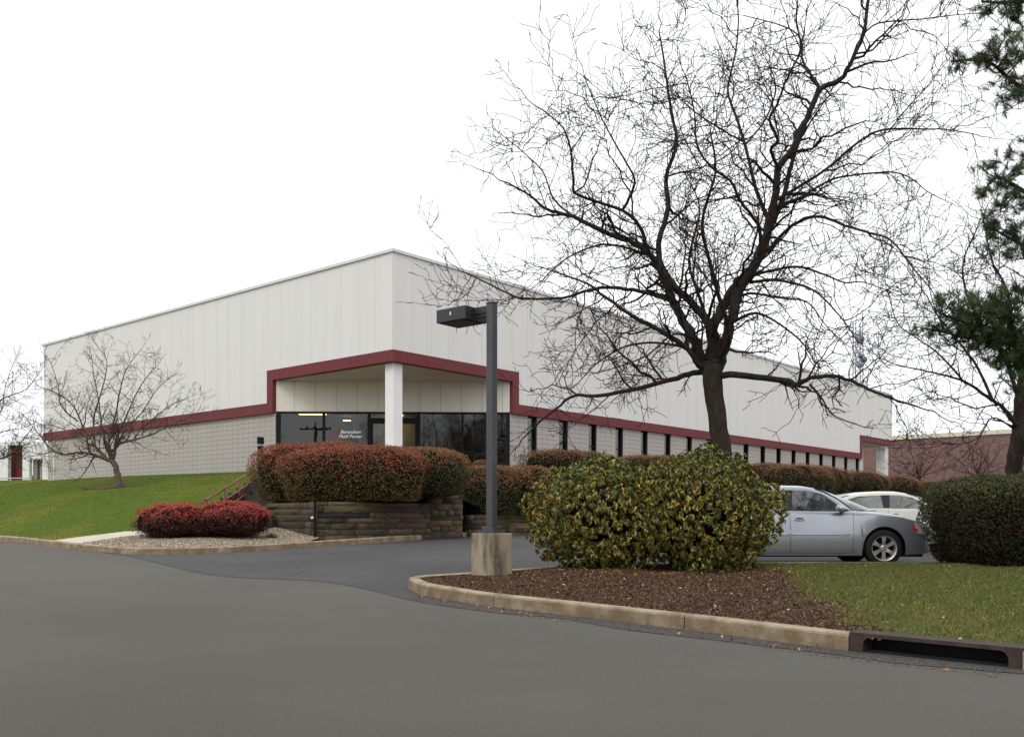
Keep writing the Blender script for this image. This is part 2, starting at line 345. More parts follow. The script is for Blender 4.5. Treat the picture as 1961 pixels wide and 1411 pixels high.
def kerb(name, pts, closed=False, seg=3.05, skip=None):
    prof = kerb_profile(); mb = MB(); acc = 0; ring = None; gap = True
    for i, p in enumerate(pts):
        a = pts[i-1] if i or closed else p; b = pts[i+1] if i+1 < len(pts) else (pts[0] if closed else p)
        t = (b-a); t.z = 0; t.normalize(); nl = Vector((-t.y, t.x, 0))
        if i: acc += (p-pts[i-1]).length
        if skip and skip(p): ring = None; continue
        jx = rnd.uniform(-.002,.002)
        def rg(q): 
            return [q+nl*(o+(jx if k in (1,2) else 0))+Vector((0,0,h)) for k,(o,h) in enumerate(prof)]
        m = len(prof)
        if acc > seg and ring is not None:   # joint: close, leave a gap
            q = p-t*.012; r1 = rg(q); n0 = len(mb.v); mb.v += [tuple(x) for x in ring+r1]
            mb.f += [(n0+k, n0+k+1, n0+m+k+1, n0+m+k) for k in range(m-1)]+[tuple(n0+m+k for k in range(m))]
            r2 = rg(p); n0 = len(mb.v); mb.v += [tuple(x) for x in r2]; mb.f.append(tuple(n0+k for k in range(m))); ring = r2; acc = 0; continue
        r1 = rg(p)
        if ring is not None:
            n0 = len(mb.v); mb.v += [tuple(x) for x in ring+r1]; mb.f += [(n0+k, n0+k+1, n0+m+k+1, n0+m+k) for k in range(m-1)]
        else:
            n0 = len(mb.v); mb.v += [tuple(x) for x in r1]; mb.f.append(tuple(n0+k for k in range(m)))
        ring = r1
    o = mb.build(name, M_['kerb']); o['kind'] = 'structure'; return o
dR = Vector((.649,.761,0)); dL = Vector((-.761,.649,0))
CX, CY = -4.29, 34.0
def bl(x, y, z=0): return Vector((CX,CY,z))+dR*x+dL*y      # building coordinates -> world
# far kerb (travel from left to right, inside = left of travel)
fk = [G(u, v) for u, v in ((-900,985),(-300,1015),(0,1036),(68,1043),(153,1053),(218,1059),(283,1062),(390,1060.5),(500,1055),(600,1048),(678,1042.5),(780,1035.5),(900,1028),(1010,1023))]
fk += [Vector((fk[-1].x+.649*s, fk[-1].y+.761*s, 0)) for s in (4,8,16,30,45,62)]
for p in fk: p.z = zr(p.x, p.y)
far_line = resample(catmull(fk, 10), .35)
for p in far_line: p.z = zr(p.x, p.y)
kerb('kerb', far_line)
far_in = offset2(far_line, .15)
# island (counter-clockwise, inside = left): front edge from right to left... build tip then
isl_front = [Vector((13.5,-3.0,0)), Vector((8.0,2.72,0)), G(1955,1283), G(1646,1249), G(1400,1217), G(1188,1191), G(1075,1177), G(930,1160), G(850,1147), G(808,1139)]
isl_tip = [Vector((-1.40,12.95,0)), Vector((-1.43,13.32,0)), Vector((-1.22,13.66,0)), Vector((-.70,14.05,0))]
isl_back = [Vector((.68,15.25,0)), Vector((2.3,16.05,0)), Vector((4.6,16.2,0)), Vector((9,16.2,0)), Vector((16,16.0,0))]
loop = isl_back[::-1]+isl_tip[::-1]+isl_front[::-1]         # back right -> tip -> front right: inside is on the left
for p in loop: p.z = zr(p.x, p.y)
isl_line = resample(catmull(loop, 12), .12)
for p in isl_line: p.z = zr(p.x, p.y)
DR0, DR1 = G(1648,1249), G(1946,1281)
def in_drain(p): 
    d = DR1-DR0; t = (p-DR0).dot(d)/d.dot(d); return 0 < t < 1 and ((p-DR0)-d*t).length < .4
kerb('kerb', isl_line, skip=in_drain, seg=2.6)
isl_poly = [(p.x, p.y) for p in offset2(isl_line, .14)]
ISL = np.array([(p.x,p.y) for p in isl_line[::3]])
def isl_z(x, y):
    d = math.sqrt(min(9, float(((ISL-(x,y))**2).sum(1).min()))); m = min(1, max(0, d-.15)/1.2)
    return zr(x,y)+.128+.05*m+.02*math.sin(x*2.1+y*1.3)*m+.012*math.sin(x*5.3-y*4.1)*m
# border mulch / grass on the island
border = [G(1380,1078,.15), G(1450,1090,.15), G(1515,1104,.15), G(1530,1122,.15), G(1552,1145,.15), G(1600,1168,.15), G(1645,1188,.15), G(1700,1222,.15)]
bl2 = [(p.x, p.y) for p in border]
grass_poly = bl2+[(bl2[-1][0]+.35, bl2[-1][1]-.5),(20,-8),(20,17),(bl2[0][0],17)]
def is_grass(x, y): return inside(grass_poly, x, y)
def island_mat():
    m = M_['soil'].copy(); return m
def split_poly_sheet():
    # one sheet per cover: points of the island polygon on either side of the border line
    zf = isl_z
    allp = isl_poly; n = len(allp)
    idx_front = min(range(n), key=lambda i: (allp[i][0]-bl2[-1][0])**2+(allp[i][1]-bl2[-1][1])**2)
    idx_back = min(range(n), key=lambda i: (allp[i][0]-bl2[0][0])**2+(allp[i][1]-16.1)**2)
    wob = catmull([Vector((a,b,0)) for a,b in [allp[idx_back]]+bl2[:-1]+[allp[idx_front]]], 10)
    for i in range(1, len(wob)-1): wob[i] += Vector((rnd.uniform(-.05,.05), rnd.uniform(-.05,.05), 0))
    mid = [(p.x, p.y) for p in wob][1:-1]
    # loop order: back right (0) ... idx_back ... tip ... idx_front ... front right
    grass = allp[:idx_back+1]+mid+allp[idx_front:]
    mulch = allp[idx_back:idx_front+1]+mid[::-1]
    sheet('lawn', grass, .3, zf, M_['verge'])
    sheet('mulch', mulch, .22, zf, M_['soil'])
    return grass, mulch
M_['verge'] = mat('verge_grass', (.10,.125,.026), .95, spec=.1, noise=(.9,(.17,.145,.05),.48,.66), noise2=(3.2,(.065,.08,.02),.5,.75), noise3=(40,(.03,.04,.012),.5,.75), bump=(60,.02))
grass_area, mulch_area = split_poly_sheet()
# road / ground
rp = []
ys = [-1500,-5,0,10,20,30,45,1800]
V = []; Fc = []
for y in ys:
    for x in (-1500, 0, 1500): V.append((x, y, zr(x,y)))
for i in range(len(ys)-1):
    for j in range(2): a = i*3+j; Fc.append((a, a+1, a+4, a+3))
gr = MB(); gr.v = V; gr.f = Fc; g_o = gr.build('ground', M_['far_ground'], fixn=False); g_o['kind'] = 'structure'; g_o.location.z = -.02
road_poly = [(-70,-14),(70,-14),(70,45),(62,75),(40,90),(20,70),(0,45),(-20,44),(-70,44)]
sheet('road', road_poly, 4, lambda x,y: zr(x,y), M_['asphalt'])
drv = [G(120,1047), G(250,1066), G(400,1100), G(600,1112), G(700,1128), G(800,1152), G(940,1172), G(1075,1184), G(1200,1206), G(1400,1229), G(1650,1260), G(1720,1270), G(1955,1290)]
drv = [(p.x, p.y) for p in catmull(drv, 6)]+[(13,-2.5),(26,8),(40,30),(60,74),(40,88),(18,68),(-1,44),(-8,30),(-11.2,23.5)]
sheet('driveway', drv, 4, lambda x,y: zr(x,y)+.005, M_['asphalt2'])
# bank height fields
cpl = [(p.x, p.y, p.z+.14) for p in far_in[::6] if p.x < -4.5 and p.x > -60]
cpl += [(-10.1,25,-.33),(-9.4,23.6,-.43),(-8.4,25.6,-.33),(-7,24.8,-.36),(-7.5,23,-.46),(-5.15,24.4,-.51),(-6.64,25.8,-.24),(-8.6,29,.38),(-8.6,31,.75),(-8.6,34,1.35),
        (-9.8,38.6,1.92),(-11.9,40.3,1.93),(-19.9,47.1,1.7),(-26.1,52.4,1.5),(-14.3,34,1.13),(-35,52,1.3),(-50,62,1.2),(-24.4,45,1.2),(-12.5,29,.45),(-20,34,.75),(-34,40,.9)]
HL = rbf(cpl)
path_back = [G(40,1036,.15), Vector((-10.2,24.9,0)), Vector((-8.5,25.65,0))]
path_front = [Vector((-7.0,25.1,0)), Vector((-8.4,24.1,0)), Vector((-9.4,23.6,0)), G(122,1041,.15)]
iL = min(range(len(far_in)), key=lambda i: (far_in[i]-path_back[0]).length)
iR = min(range(len(far_in)), key=lambda i: (far_in[i]-path_front[-1]).length)
iW = min(range(len(far_in)), key=lambda i: abs(far_in[i].x+5.0)+max(0,far_in[i].y-30))
FL = [(p.x,p.y) for p in far_in]
A_w, B_w = bl(.1,7.23), bl(6.61,.1)
lawn_poly = FL[4:iL+1]+[(p.x,p.y) for p in path_back[1:]]+[(-8.5,30),(-8.5,34),(-8.7,38.0),(A_w.x+.1,A_w.y-.1)]+[tuple(bl(.2,t)[:2]) for t in (9,12,16,20,24,28.7)]+[tuple(bl(12,31)[:2]),(-40,75),(-90,80),(-90,40)]
sheet('lawn', lawn_poly, .9, lambda x,y: HL(x,y), M_['lawn'])
path_poly = FL[iL:iR+1]+[(p.x,p.y) for p in path_front[::-1][1:]]+[(-7.0,25.65)]+[(p.x,p.y) for p in path_back[::-1][:-1]]
sheet('path', path_poly, .6, lambda x,y: HL(x,y), M_['path'])
gravel_poly = FL[iR:iW+1]+[(-5.0,24.55),(-6.7,26.0),(-7.0,25.65)]+[(p.x,p.y) for p in path_front[:-1]]
sheet('gravel', gravel_poly, .35, lambda x,y: HL(x,y)+.012*math.sin(x*9)*math.sin(y*8), M_['gravel'])
# terrace behind the retaining wall and the planted strip along the long wall
cpt = [(-6.9,26.2,.30),(-5.0,24.6,.38),(-3.2,26.4,.5),(-1.5,28.2,.6),(-.7,29.3,.1),(.6,30.6,.15),(0,38.6,1.9),(-4.3,34.6,1.8),(-9.4,38.3,1.9),(-6.9,34,1.45),(-6.9,30,.75),(-4,30,1.3),(-1.5,33,1.6),(1.2,33.5,1.0)]
for s in (4,10,18,28,40,52):
    a = bl(7+s-4, 0); cpt.append((a.x,a.y,1.9)); n = Vector((.761,-.649,0))
    b = a+n*2.6; cpt.append((b.x,b.y,1.65)); c = a+n*6.0; cpt.append((c.x,c.y,zr(c.x,c.y)+.13))
HT = rbf(cpt)
iE = min(range(len(far_in)), key=lambda i: (far_in[i]-Vector((-.9,28.6,0))).length)
ter_poly = [(-6.95,26.0),(-4.95,24.75),(-3.3,26.35),(-1.55,28.15)]+FL[iE+2:]+[tuple(bl(56,-1)[:2]),tuple(bl(52.6,.2)[:2]),tuple(bl(30,.2)[:2]),(B_w.x+.2,B_w.y+.1),(A_w.x,A_w.y+.1),(-8.6,38.0),(-7.0,35.5),(-7.0,30)]
sheet('planting_bed', ter_poly, .8, lambda x,y: HT(x,y), M_['soil'])
# ---------------- building ----------------
FLR, TOP = 1.9, 9.6
X1, Y1 = 52.6, 28.7
B = empty('warehouse', 'long white industrial building with maroon band, grey block base and cut-away corner entrance', 'building', (CX,CY,0), math.atan2(.761,.649))
BT, BB, KT, KB = 4.74, 4.32, 6.08, 5.66      # band top/bottom, canopy band top/bottom
cr, cl = 7.01, 7.62                          # entrance opening along right and left walls
xf = 45.7                                    # far corner canopy starts
yf = 7.3
def rp_(y): return lambda x, z: (x, y, z)
def lp_(x): return lambda y, z: (x, y, z)
mb = MB()
mb.prism([(0,KT),(cr,KT),(cr,BT),(xf,BT),(xf,KT),(X1,KT),(X1,TOP),(0,TOP)], rp_(0), rp_(.3))
mb.prism([(.3,KT),(cl,KT),(cl,BT),(Y1,BT),(Y1,TOP),(.3,TOP)], lp_(0), lp_(.3))
mb.prism([(.3,KT),(yf,KT),(yf,BT),(Y1,BT),(Y1,TOP),(.3,TOP)], lp_(X1), lp_(X1-.3))
mb.box(.3, X1-.3, Y1-.3, Y1, 0, TOP)
mb.build('upper_wall', M_['panel'], B)
mb = MB()
mb.prism([(-.04,KB),(cr-.4,KB),(cr-.4,BB),(xf+.4,BB),(xf+.4,KB),(X1+.04,KB),(X1+.04,KT-.002),(xf-.001,KT-.002),(xf-.001,BT-.002),(cr+.001,BT-.002),(cr+.001,KT-.002),(-.04,KT-.002)], rp_(-.045), rp_(.26))
mb.prism([(.26,KB),(cl-.4,KB),(cl-.4,BB),(Y1+.02,BB),(Y1+.02,BT-.002),(cl+.001,BT-.002),(cl+.001,KT-.002),(.26,KT-.002)], lp_(-.045), lp_(.26))
mb.prism([(.26,KB),(yf-.4,KB),(yf-.4,BB),(Y1+.02,BB),(Y1+.02,BT-.002),(yf,BT-.002),(yf,KT-.002),(.26,KT-.002)], lp_(X1+.045), lp_(X1-.26))
mb.build('maroon_band', M_['red'], B)
mb = MB(); e = .07
mb.box(-e, X1+e, -e, .12, TOP, TOP+.11); mb.box(-e, .12, .12, Y1+e, TOP, TOP+.11); mb.box(X1-.12, X1+e, .12, Y1+e, TOP, TOP+.11)
mb.build('coping', M_['coping'], B)
MB().box(.31, X1-.31, .31, Y1-.31, TOP-.4, TOP-.2).build('roof', M_['coping'], B)
# block walls with the slot windows
win = [(7.73+2.2*i, 8.39+2.2*i) for i in range(18)]
SILL = 2.61
mb = MB(); yb0, yb1 = .09, .38
mb.box(cr-.4, xf+.4, yb0, yb1, 0, SILL)
ed = [cr-.4]+[q for w in win for q in w]+[xf+.4]
for i in range(0, len(ed), 2): mb.box(ed[i], ed[i+1], yb0, yb1, SILL, BB+.2)
mb.box(.09, .38, cl-.4, Y1-.31, 0, BB+.2)
mb.box(X1-.38, X1-.09, yf-.4, Y1-.31, 0, BB+.2)
mb.build('block_wall', M_['block'], B)
for x0, x1 in win:
    f = MB(); y = .19
    f.box(x0, x0+.05, y, y+.1, SILL, BB); f.box(x1-.09, x1, y-.06, y+.1, SILL, BB); f.box(x0+.05, x1-.09, y, y+.1, SILL, SILL+.06); f.box(x0+.05, x1-.09, y, y+.1, BB-.06, BB)
    if True: f.box(x0+.05, x1-.09, y+.005, y+.09, 3.3, 3.34)
    fo = f.build('window', M_['frame'], B)
    MB().box(x0+.05, x1-.09, y+.04, y+.055, SILL+.06, BB-.06).build('pane', M_['glass'], fo)
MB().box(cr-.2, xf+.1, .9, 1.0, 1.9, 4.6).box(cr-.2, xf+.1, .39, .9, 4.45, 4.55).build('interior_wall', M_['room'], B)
# entrance: diagonal wall between A and B
Al, Bl = Vector((.12,7.2,0)), Vector((6.6,.12,0)); dd = (Bl-Al); DL = dd.length; dd.normalize(); dn = Vector((-dd.y, dd.x, 0))
if dn.x < 0: dn = -dn                        # pointing into the building
MD = Matrix.Translation(Al) @ Matrix(((dd.x, dn.x, 0, 0),(dd.y, dn.y, 0, 0),(0,0,1,0),(0,0,0,1)))
GT = 4.39
MB().box(0, DL, 0, .2, GT, KB, MD).build('entrance_panel', M_['panel_diag'], B)
MB().prism([(.26,.26),(6.62,.26),(6.62,.12),(.12,7.22),(.26,7.22)], lambda x,y:(x,y,KB+.003), lambda x,y:(x,y,KB+.1)).build('soffit', M_['soffit'], B)
MB().prism([(X1-.26,.26),(xf+.38,.26),(X1-.26,yf-.4)], lambda x,y:(x,y,KB+.003), lambda x,y:(x,y,KB+.1)).build('soffit', M_['soffit'], B)
sc = DL/(977-525); U = lambda u: (u-525)*sc
mul = [(525,533),(614,619),(701,707),(797,803),(883,887),(928,932),(970,977)]
f = MB()
for i, (a, b_) in enumerate(mul): f.box(U(a), U(b_), -.02 if i not in (2,3) else -.04, .1, 1.5, GT, MD)
for i in range(len(mul)-1):
    a, b_ = U(mul[i][1]), U(mul[i+1][0])
    f.box(a, b_, -.01, .09, GT-.09, GT-.001, MD); f.box(a, b_, -.01, .09, 1.5, 2.0, MD)
    if i != 2: f.box(a, b_, 0, .08, 2.58, 2.65, MD)
f.build('storefront_frame', M_['frame'], B)
for i in range(len(mul)-1):
    if i == 2: continue
    a, b_ = U(mul[i][1]), U(mul[i+1][0])
    MB().box(a, b_, .03, .04, 2.0, GT-.09, MD).build('glass_pane', M_['glass'], B)
# doors
a, b_ = U(707), U(797); mid = (a+b_)/2
MB().box(a, b_, .03, .04, 4.13, GT-.09, MD).build('transom', M_['glass'], B)
MB().box(a, b_, -.02, .09, 4.0, 4.13, MD).build('door_header', M_['frame'], B)
for (p, q) in ((a, mid-.004), (mid+.004, b_)):
    d = MB(); d.box(p, p+.09, .0, .06, 1.92, 4.0, MD); d.box(q-.09, q, .0, .06, 1.92, 4.0, MD); d.box(p+.09, q-.09, .0, .06, 3.9, 4.0, MD); d.box(p+.09, q-.09, 0, .06, 1.92, 2.1, MD)
    do = d.build('door', M_['frame'], B)
    MB().box(p+.09, q-.09, .025, .035, 2.1, 3.9, MD).build('pane', M_['glass'], do)
    hx = q-.13 if p == a else p+.13
    MB().tube([MD@Vector((hx,0,2.75)), MD@Vector((hx,-.07,2.8)), MD@Vector((hx,-.07,3.2)), MD@Vector((hx,0,3.25))], .013).build('handle', M_['galv'], do)
# lobby interior
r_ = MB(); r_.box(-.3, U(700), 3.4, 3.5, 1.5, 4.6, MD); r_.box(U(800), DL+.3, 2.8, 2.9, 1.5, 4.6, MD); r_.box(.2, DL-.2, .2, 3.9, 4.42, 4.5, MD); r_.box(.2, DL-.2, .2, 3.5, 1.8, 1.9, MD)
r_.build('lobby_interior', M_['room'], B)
MB().box(U(701), U(800), 1.9, 2.0, 1.9, 4.42, MD).build('lobby_back_wall', M_['room_tan'], B)
MB().box(U(560), U(613), .9, 1.15, 4.37, 4.41, MD).build('ceiling_or_fill_light', M_['tube_light'], B)
MB().box(U(640), U(655), 2.0, 2.2, 4.22, 4.25, MD).build('ceiling_or_fill_light', M_['tube_light'], B)
MB().box(U(741), U(764), .9, 1.5, 4.37, 4.40, MD).build('ceiling_or_fill_light', M_['tube_light'], B)  # added tube hidden behind the column, put in to brighten the lobby
# lettering on the glass (two italic lines) and the small red mark
def text_part(s, size, x, z, mt, parent, name):
    c = bpy.data.curves.new(name, 'FONT'); c.body = s; c.size = size; c.shear = .3; c.offset = .003; c.extrude = .002; c.align_x = 'LEFT'
    t = bpy.data.objects.new(name, c); SC.collection.objects.link(t); bpy.context.view_layer.update()
    me = bpy.data.meshes.new_from_object(t.evaluated_get(bpy.context.evaluated_depsgraph_get())); bpy.data.objects.remove(t)
    T = MD @ Matrix.Translation((x, .018, z)) @ Matrix.Rotation(R(90), 4, 'X'); me.transform(T); me.materials.clear(); me.materials.append(mt)
    o = bpy.data.objects.new(name, me); link(o, parent); return o
M_['vinyl'] = mat('white_vinyl', (.85,.85,.85), .6); M_['vinyl_red'] = mat('red_vinyl', (.35,.02,.03), .6)
zc = lambda v: (HV-v)/F*38.85
text_part('Berendsen', .195, U(648), zc(829.6), M_['vinyl'], B, 'window_lettering')
text_part('Fluid Power', .195, U(645), zc(838), M_['vinyl'], B, 'window_lettering')
lg = MB()
def tri(us): 
    pl = [(U(u), zc(v)) for u, v in us]; lg.prism(pl, lambda x,z: MD@Vector((x,.022,z)), lambda x,z: MD@Vector((x,.012,z)))
tri([(630,825),(637,825),(638,832)]); tri([(638,824),(645,824),(641,833)]); tri([(634,833),(643,834),(638,839)])
lg.build('window_emblem', M_['vinyl_red'], B)
# columns
MB().box(.2, .65, .2, .65, 1.2, KB+.002).build('column', M_['white'], B, bevel=.01)
MB().box(X1-1.0, X1-.3, .2, .9, 0, KB+.002).build('column', M_['white'], B, bevel=.01)
MB().tube([(X1-2.2,1.6,0),(X1-2.2,1.6,KB)], .13, 10).build('pipe_post', M_['white'], B)
MdF = MB(); MdF.prism([(xf+.39,.1),(xf+.6,.1),(X1-.1,yf-.5),(X1-.1,yf-.3)], lambda x,y:(x,y,0), lambda x,y:(x,y,KB)); MdF.build('far_entrance_wall', M_['white'], B)
# entrance floor slab
MB().prism([(-.4,-.4),(6.6,-.4),(6.6,.1),(.1,7.2),(-.4,7.2)], lambda x,y:(x,y,1.2), lambda x,y:(x,y,1.895)).build('entrance_slab', M_['path'], B)
# downspout joint on the left wall
MB().box(.03,.085,Y1-1.2,Y1-1.1,1.2,BB).build('downspout', M_['coping'], B)
# ---------------- loading wing, far left ----------------
YW = 60.0
wb = P(40,942,YW); LW = empty('loading_building', 'low white building end with maroon recessed doors behind the lawn at far left', 'building', (wb.x,wb.y,0), 0)
def wl(u): return (u-40)/F*YW
def wz(v): return (HV-v)/F*YW
m = MB(); 
for u0, u1 in ((-260,15),(43,56),(81,96)): m.box(wl(u0), wl(u1), 0, .4, 0, wz(852))
m.box(wl(-260), wl(96), 0, .4, wz(852), wz(846)); m.box(wl(-260), wl(96), .4, 8, wz(852)+.0, wz(848)); m.box(wl(56), wl(81), 0, .4, wz(877), wz(852)); m.build('wall', M_['white'], LW)
m = MB().box(wl(15), wl(43), .9, 1.0, 0, wz(852)); m.box(wl(14),wl(15.2),.405,.9,0,wz(852)); m.build('door', M_['red_door'], LW)
MB().box(wl(56), wl(81), .7, .8, 0, wz(877)).build('door', M_['red_door'], LW)
MB().box(wl(56.2), wl(64), .45, .68, 0, wz(878)).box(wl(67), wl(76), .6, .68, 1.2, wz(879)).build('grey_panel', M_['block'], LW)
rl = empty('pipe_railing', 'pale pipe railing in front of the maroon loading doors at far left', 'railing', (wb.x,wb.y-1.2,0))
m = MB()
for v in (917,928,939): m.tube([(wl(-60),0,wz(v)),(wl(78),0,wz(v))], .035)
m.build('rail', M_['galv'], rl)
for u in (-30, 5, 40, 77): MB().tube([(wl(u),0,wz(948)),(wl(u),0,wz(916))], .04).build('post', M_['galv'], rl)
# ---------------- brick building, far right ----------------
c0, c1 = P(1690,843,104), P(2040,823,92)
BBd = empty('brick_building', 'long pinkish brick building with pale roof edge beyond the car park', 'building', (c0.x,c0.y,0), math.atan2(c1.y-c0.y, c1.x-c0.x))
LN = math.hypot(c1.x-c0.x, c1.y-c0.y)+25; zt = 8.55
MB().box(-30, LN, 0, 20, -1, zt).build('wall', M_['brick'], BBd)
MB().box(-30.1, LN+.1, -.12, 20, zt, zt+.45).build('roof_edge', mat('cream_coping', (.62,.58,.47), .7), BBd)
# ---------------- radio tower ----------------
YT = 420.0
tb = P(1643,720,YT); TW = empty('radio_tower', 'slender lattice radio mast with round dish on the skyline behind the warehouse', 'radio tower', (tb.x,tb.y,0))
mt_t = mat('hazy_blue_steel', (.22,.24,.32), .7)
m = MB(); ztp = (HV-617)/F*YT; hw = 1.9
for sx in (-1,1):
    for sy in (-1,1): m.tube([(sx*hw,sy*hw,0),(sx*hw*.8,sy*hw*.8,ztp)], .22, 4)
z = 0; k = 0
while z < ztp-4:
    for s in (-1,1):
        m.tube([(-hw,s*hw,z),(hw,s*hw,z+4)], .13, 3); m.tube([(hw,s*hw,z),(-hw,s*hw,z+4)], .13, 3); m.tube([(s*hw,-hw,z),(s*hw,hw,z+4)], .13, 3)
    z += 4
m.build('lattice_mast', mt_t, TW)
for v, r in ((652,1.9),(690,1.5),(700,1.6),(683,1.3)):
    zz = (HV-v)/F*YT; MB().lathe([(0,-1.6),(r*.7,-1.2),(r,0),(r*.7,1.2),(0,1.6)], ((0 if v==652 else rnd.uniform(-2,2)), -2.6, zz), 'y', 14).build('dish', mt_t, TW, smooth=True)
# ---------------- retaining wall (stacked mossy stones) ----------------
def stone_wall(name, label, pts, tops, z0f, thick=.4, course=.17, cat='retaining wall'):
    root = empty(name, label, cat, (pts[0][0], pts[0][1], 0)); o = Vector((pts[0][0], pts[0][1], 0))
    V = []; Fq = []; C = []
    pal = [(.105,.08,.045),(.125,.08,.05),(.07,.052,.032),(.17,.115,.07),(.13,.10,.035),(.045,.038,.03),(.15,.095,.065)]
    for (a, b), top in zip(zip(pts[:-1], pts[1:]), tops):
        a = Vector((*a,0))-o; b = Vector((*b,0))-o; t = b-a; L = t.length; t.normalize(); n = Vector((t.y,-t.x,0))
        z = -1.2; row = 0; zmin = z
        zz = top
        while zz > -1.0:
            h = course*rnd.uniform(.6,1.15); x = 0 if row == 0 else -rnd.uniform(0,.6)
            while x < L:
                w = rnd.choice((rnd.uniform(.2,.6), rnd.uniform(.8,1.9))); x0, x1 = max(0,x), min(L,x+w); x += w
                if x1-x0 < .05: continue
                pr = rnd.uniform(0,.022); g = .004
                M = [a+t*(x0+g)+n*pr, a+t*(x1-g)+n*pr, a+t*(x1-g)-n*thick, a+t*(x0+g)-n*thick]
                nv = len(V); e = .006
                for dz, sh in ((zz-h+g,0),(zz-h+g+e,1),(zz-g-e,1),(zz-g,0)):
                    for q in M:
                        c = (M[0]+M[2])/2; p = q if sh else q+(c-q).normalized()*e
                        V.append((p.x+rnd.uniform(-.006,.006), p.y+rnd.uniform(-.006,.006), dz))
                for l in range(3):
                    for k in range(4): Fq.append((nv+l*4+k, nv+l*4+(k+1)%4, nv+l*4+4+(k+1)%4, nv+l*4+4+k))
                Fq += [(nv+3,nv+2,nv+1,nv),(nv+12,nv+13,nv+14,nv+15)]
                c = np.array(rnd.choice(pal))*rnd.uniform(.7,1.3); C += [c*.66]*16
            zz -= h; row += 1
    npmesh('stonework', np.array(V), np.array(Fq), M_['stone'], root, np.array(C)); 
    m = MB()
    for (a, b), top in zip(zip(pts[:-1], pts[1:]), tops):
        a = Vector((*a,0))-o; b = Vector((*b,0))-o; t = (b-a).normalized(); n = Vector((t.y,-t.x,0))
        q = [a-n*.06+t*.03, b-n*.06-t*.03, b-n*(thick-.06)-t*.03, a-n*(thick-.06)+t*.03]
        m.add([Vector((p.x,p.y,-1.2)) for p in q]+[Vector((p.x,p.y,top-.03)) for p in q], [(3,2,1,0),(4,5,6,7),(0,1,5,4),(1,2,6,5),(2,3,7,6),(3,0,4,7)])
    m.build('backing', mat('wall_fill', (.02,.017,.012), .95), root)
    return root
wA = (-5.05,24.45); 
stone_wall('retaining_wall', 'brown mossy stacked stone retaining wall under the big red hedge',
    [(-6.75,26.05), wA, (-2.35,27.15), (-1.47,28.05)], [.41,.43,.68], None)
stone_wall('retaining_wall', 'low dark stacked stone wall below the green-bottomed hedge behind the lamp post', [(-1.30,28.55),(-.2,29.55),(1.6,31.35),(4.5,34.7)], [.10,.12,.12], None)
# side step at the wall's end
# drain pipe on the wall corner
dp = empty('drain_pipe', 'thin black drain pipe at the corner of the stone retaining wall', 'pipe', (wA[0]-.03,wA[1]-.14,-.6))
MB().tube([(0,0,0),(0,0,1.02)], .035, 8).tube([(0,-.0,.05),(0,-.12,.0)], .035, 8).build('pipe', M_['frame'], dp)
MB().tube([(-.03,-.04,.62),(-.09,-.05,.60)], .03, 8).build('valve', M_['white'], dp)
# ---------------- stairs and railing ----------------
ST = empty('garden_stairs', 'dark timber steps climbing from the pale path beside the red hedge', 'stairs', (-7.75,25.65,-.33))
n_st = 10; rise = .175; run = .82
for i in range(n_st):
    MB().box(-.72,.74, i*run, i*run+.2, i*rise-.3, (i+1)*rise).box(-.72,.74, i*run+.2, (i+1)*run, i*rise-.3, (i+1)*rise-.01).build('step', mat('old_timber', (.09,.075,.055), .9, noise=(6,(.04,.035,.025),.4,.6)) if i == 0 else bpy.data.materials['old_timber'], ST)
M_['dt'] = mat('dark_timber', (.035,.031,.024), .95, noise=(5,(.08,.07,.05),.5,.7))
for xa, xb, up in ((-.92,-.74,.24),(.76,1.25,.22)):
    m = MB()
    for i in range(n_st): m.box(xa, xb, i*run-.1+(.006*i if 0 else 0), (i+1)*run-.1, i*rise-.5, (i+1)*rise+up)
    m.build('side_timber', M_['dt'], ST)
MB().box(.9,1.12,-.3,-.11,-.1,.30).build('end_block', M_['base'], ST, bevel=.02)
RL = empty('stair_railing', 'faded maroon three-rail pipe handrail running up the left side of the steps', 'railing', (-8.26,25.5,-.33))
sl = .187
top0 = P(394,956.5,25.5).z+.33
m = MB()
for k, dz in enumerate((0,-.34,-.60)):
    ts = 0 if k == 0 else .3
    m2 = MB().tube([(0,ts,top0+dz+sl*ts),(-.45,8,top0+dz+sl*8)], .028, 8); m2.build('rail', M_['rail'], RL, smooth=True)
for yy in (0,1.9,3.8,5.7,7.6): MB().tube([(-.056*yy,yy,sl*yy-.25),(-.056*yy,yy,top0+sl*yy)], .026, 8).build('post', M_['red_door'], RL, smooth=True)
MB().tube([(0,0,top0),(-.05,-.12,top0-.02),(-.08,-.16,top0-.12)], .028, 8).build('rail_end', M_['red_door'], RL, smooth=True)
# black bollard lamp by the entrance
bo = P(499,880,37.0); BO = empty('bollard_lamp', 'small black bollard lamp before the block wall left of the storefront glass', 'lamp', (bo.x,bo.y,1.75))
zz = lambda v: (HV-v)/F*37-1.75
MB().box(-.10,.10,-.1,.1,0,zz(853.5)).build('body', M_['frame'], BO, bevel=.01)
MB().box(-.05,.05,-.05,.05,zz(853.5),zz(850)).build('neck', M_['galv'], BO)
MB().box(-.11,.11,-.11,.11,zz(850),zz(837)).build('head', M_['frame'], BO, bevel=.01)
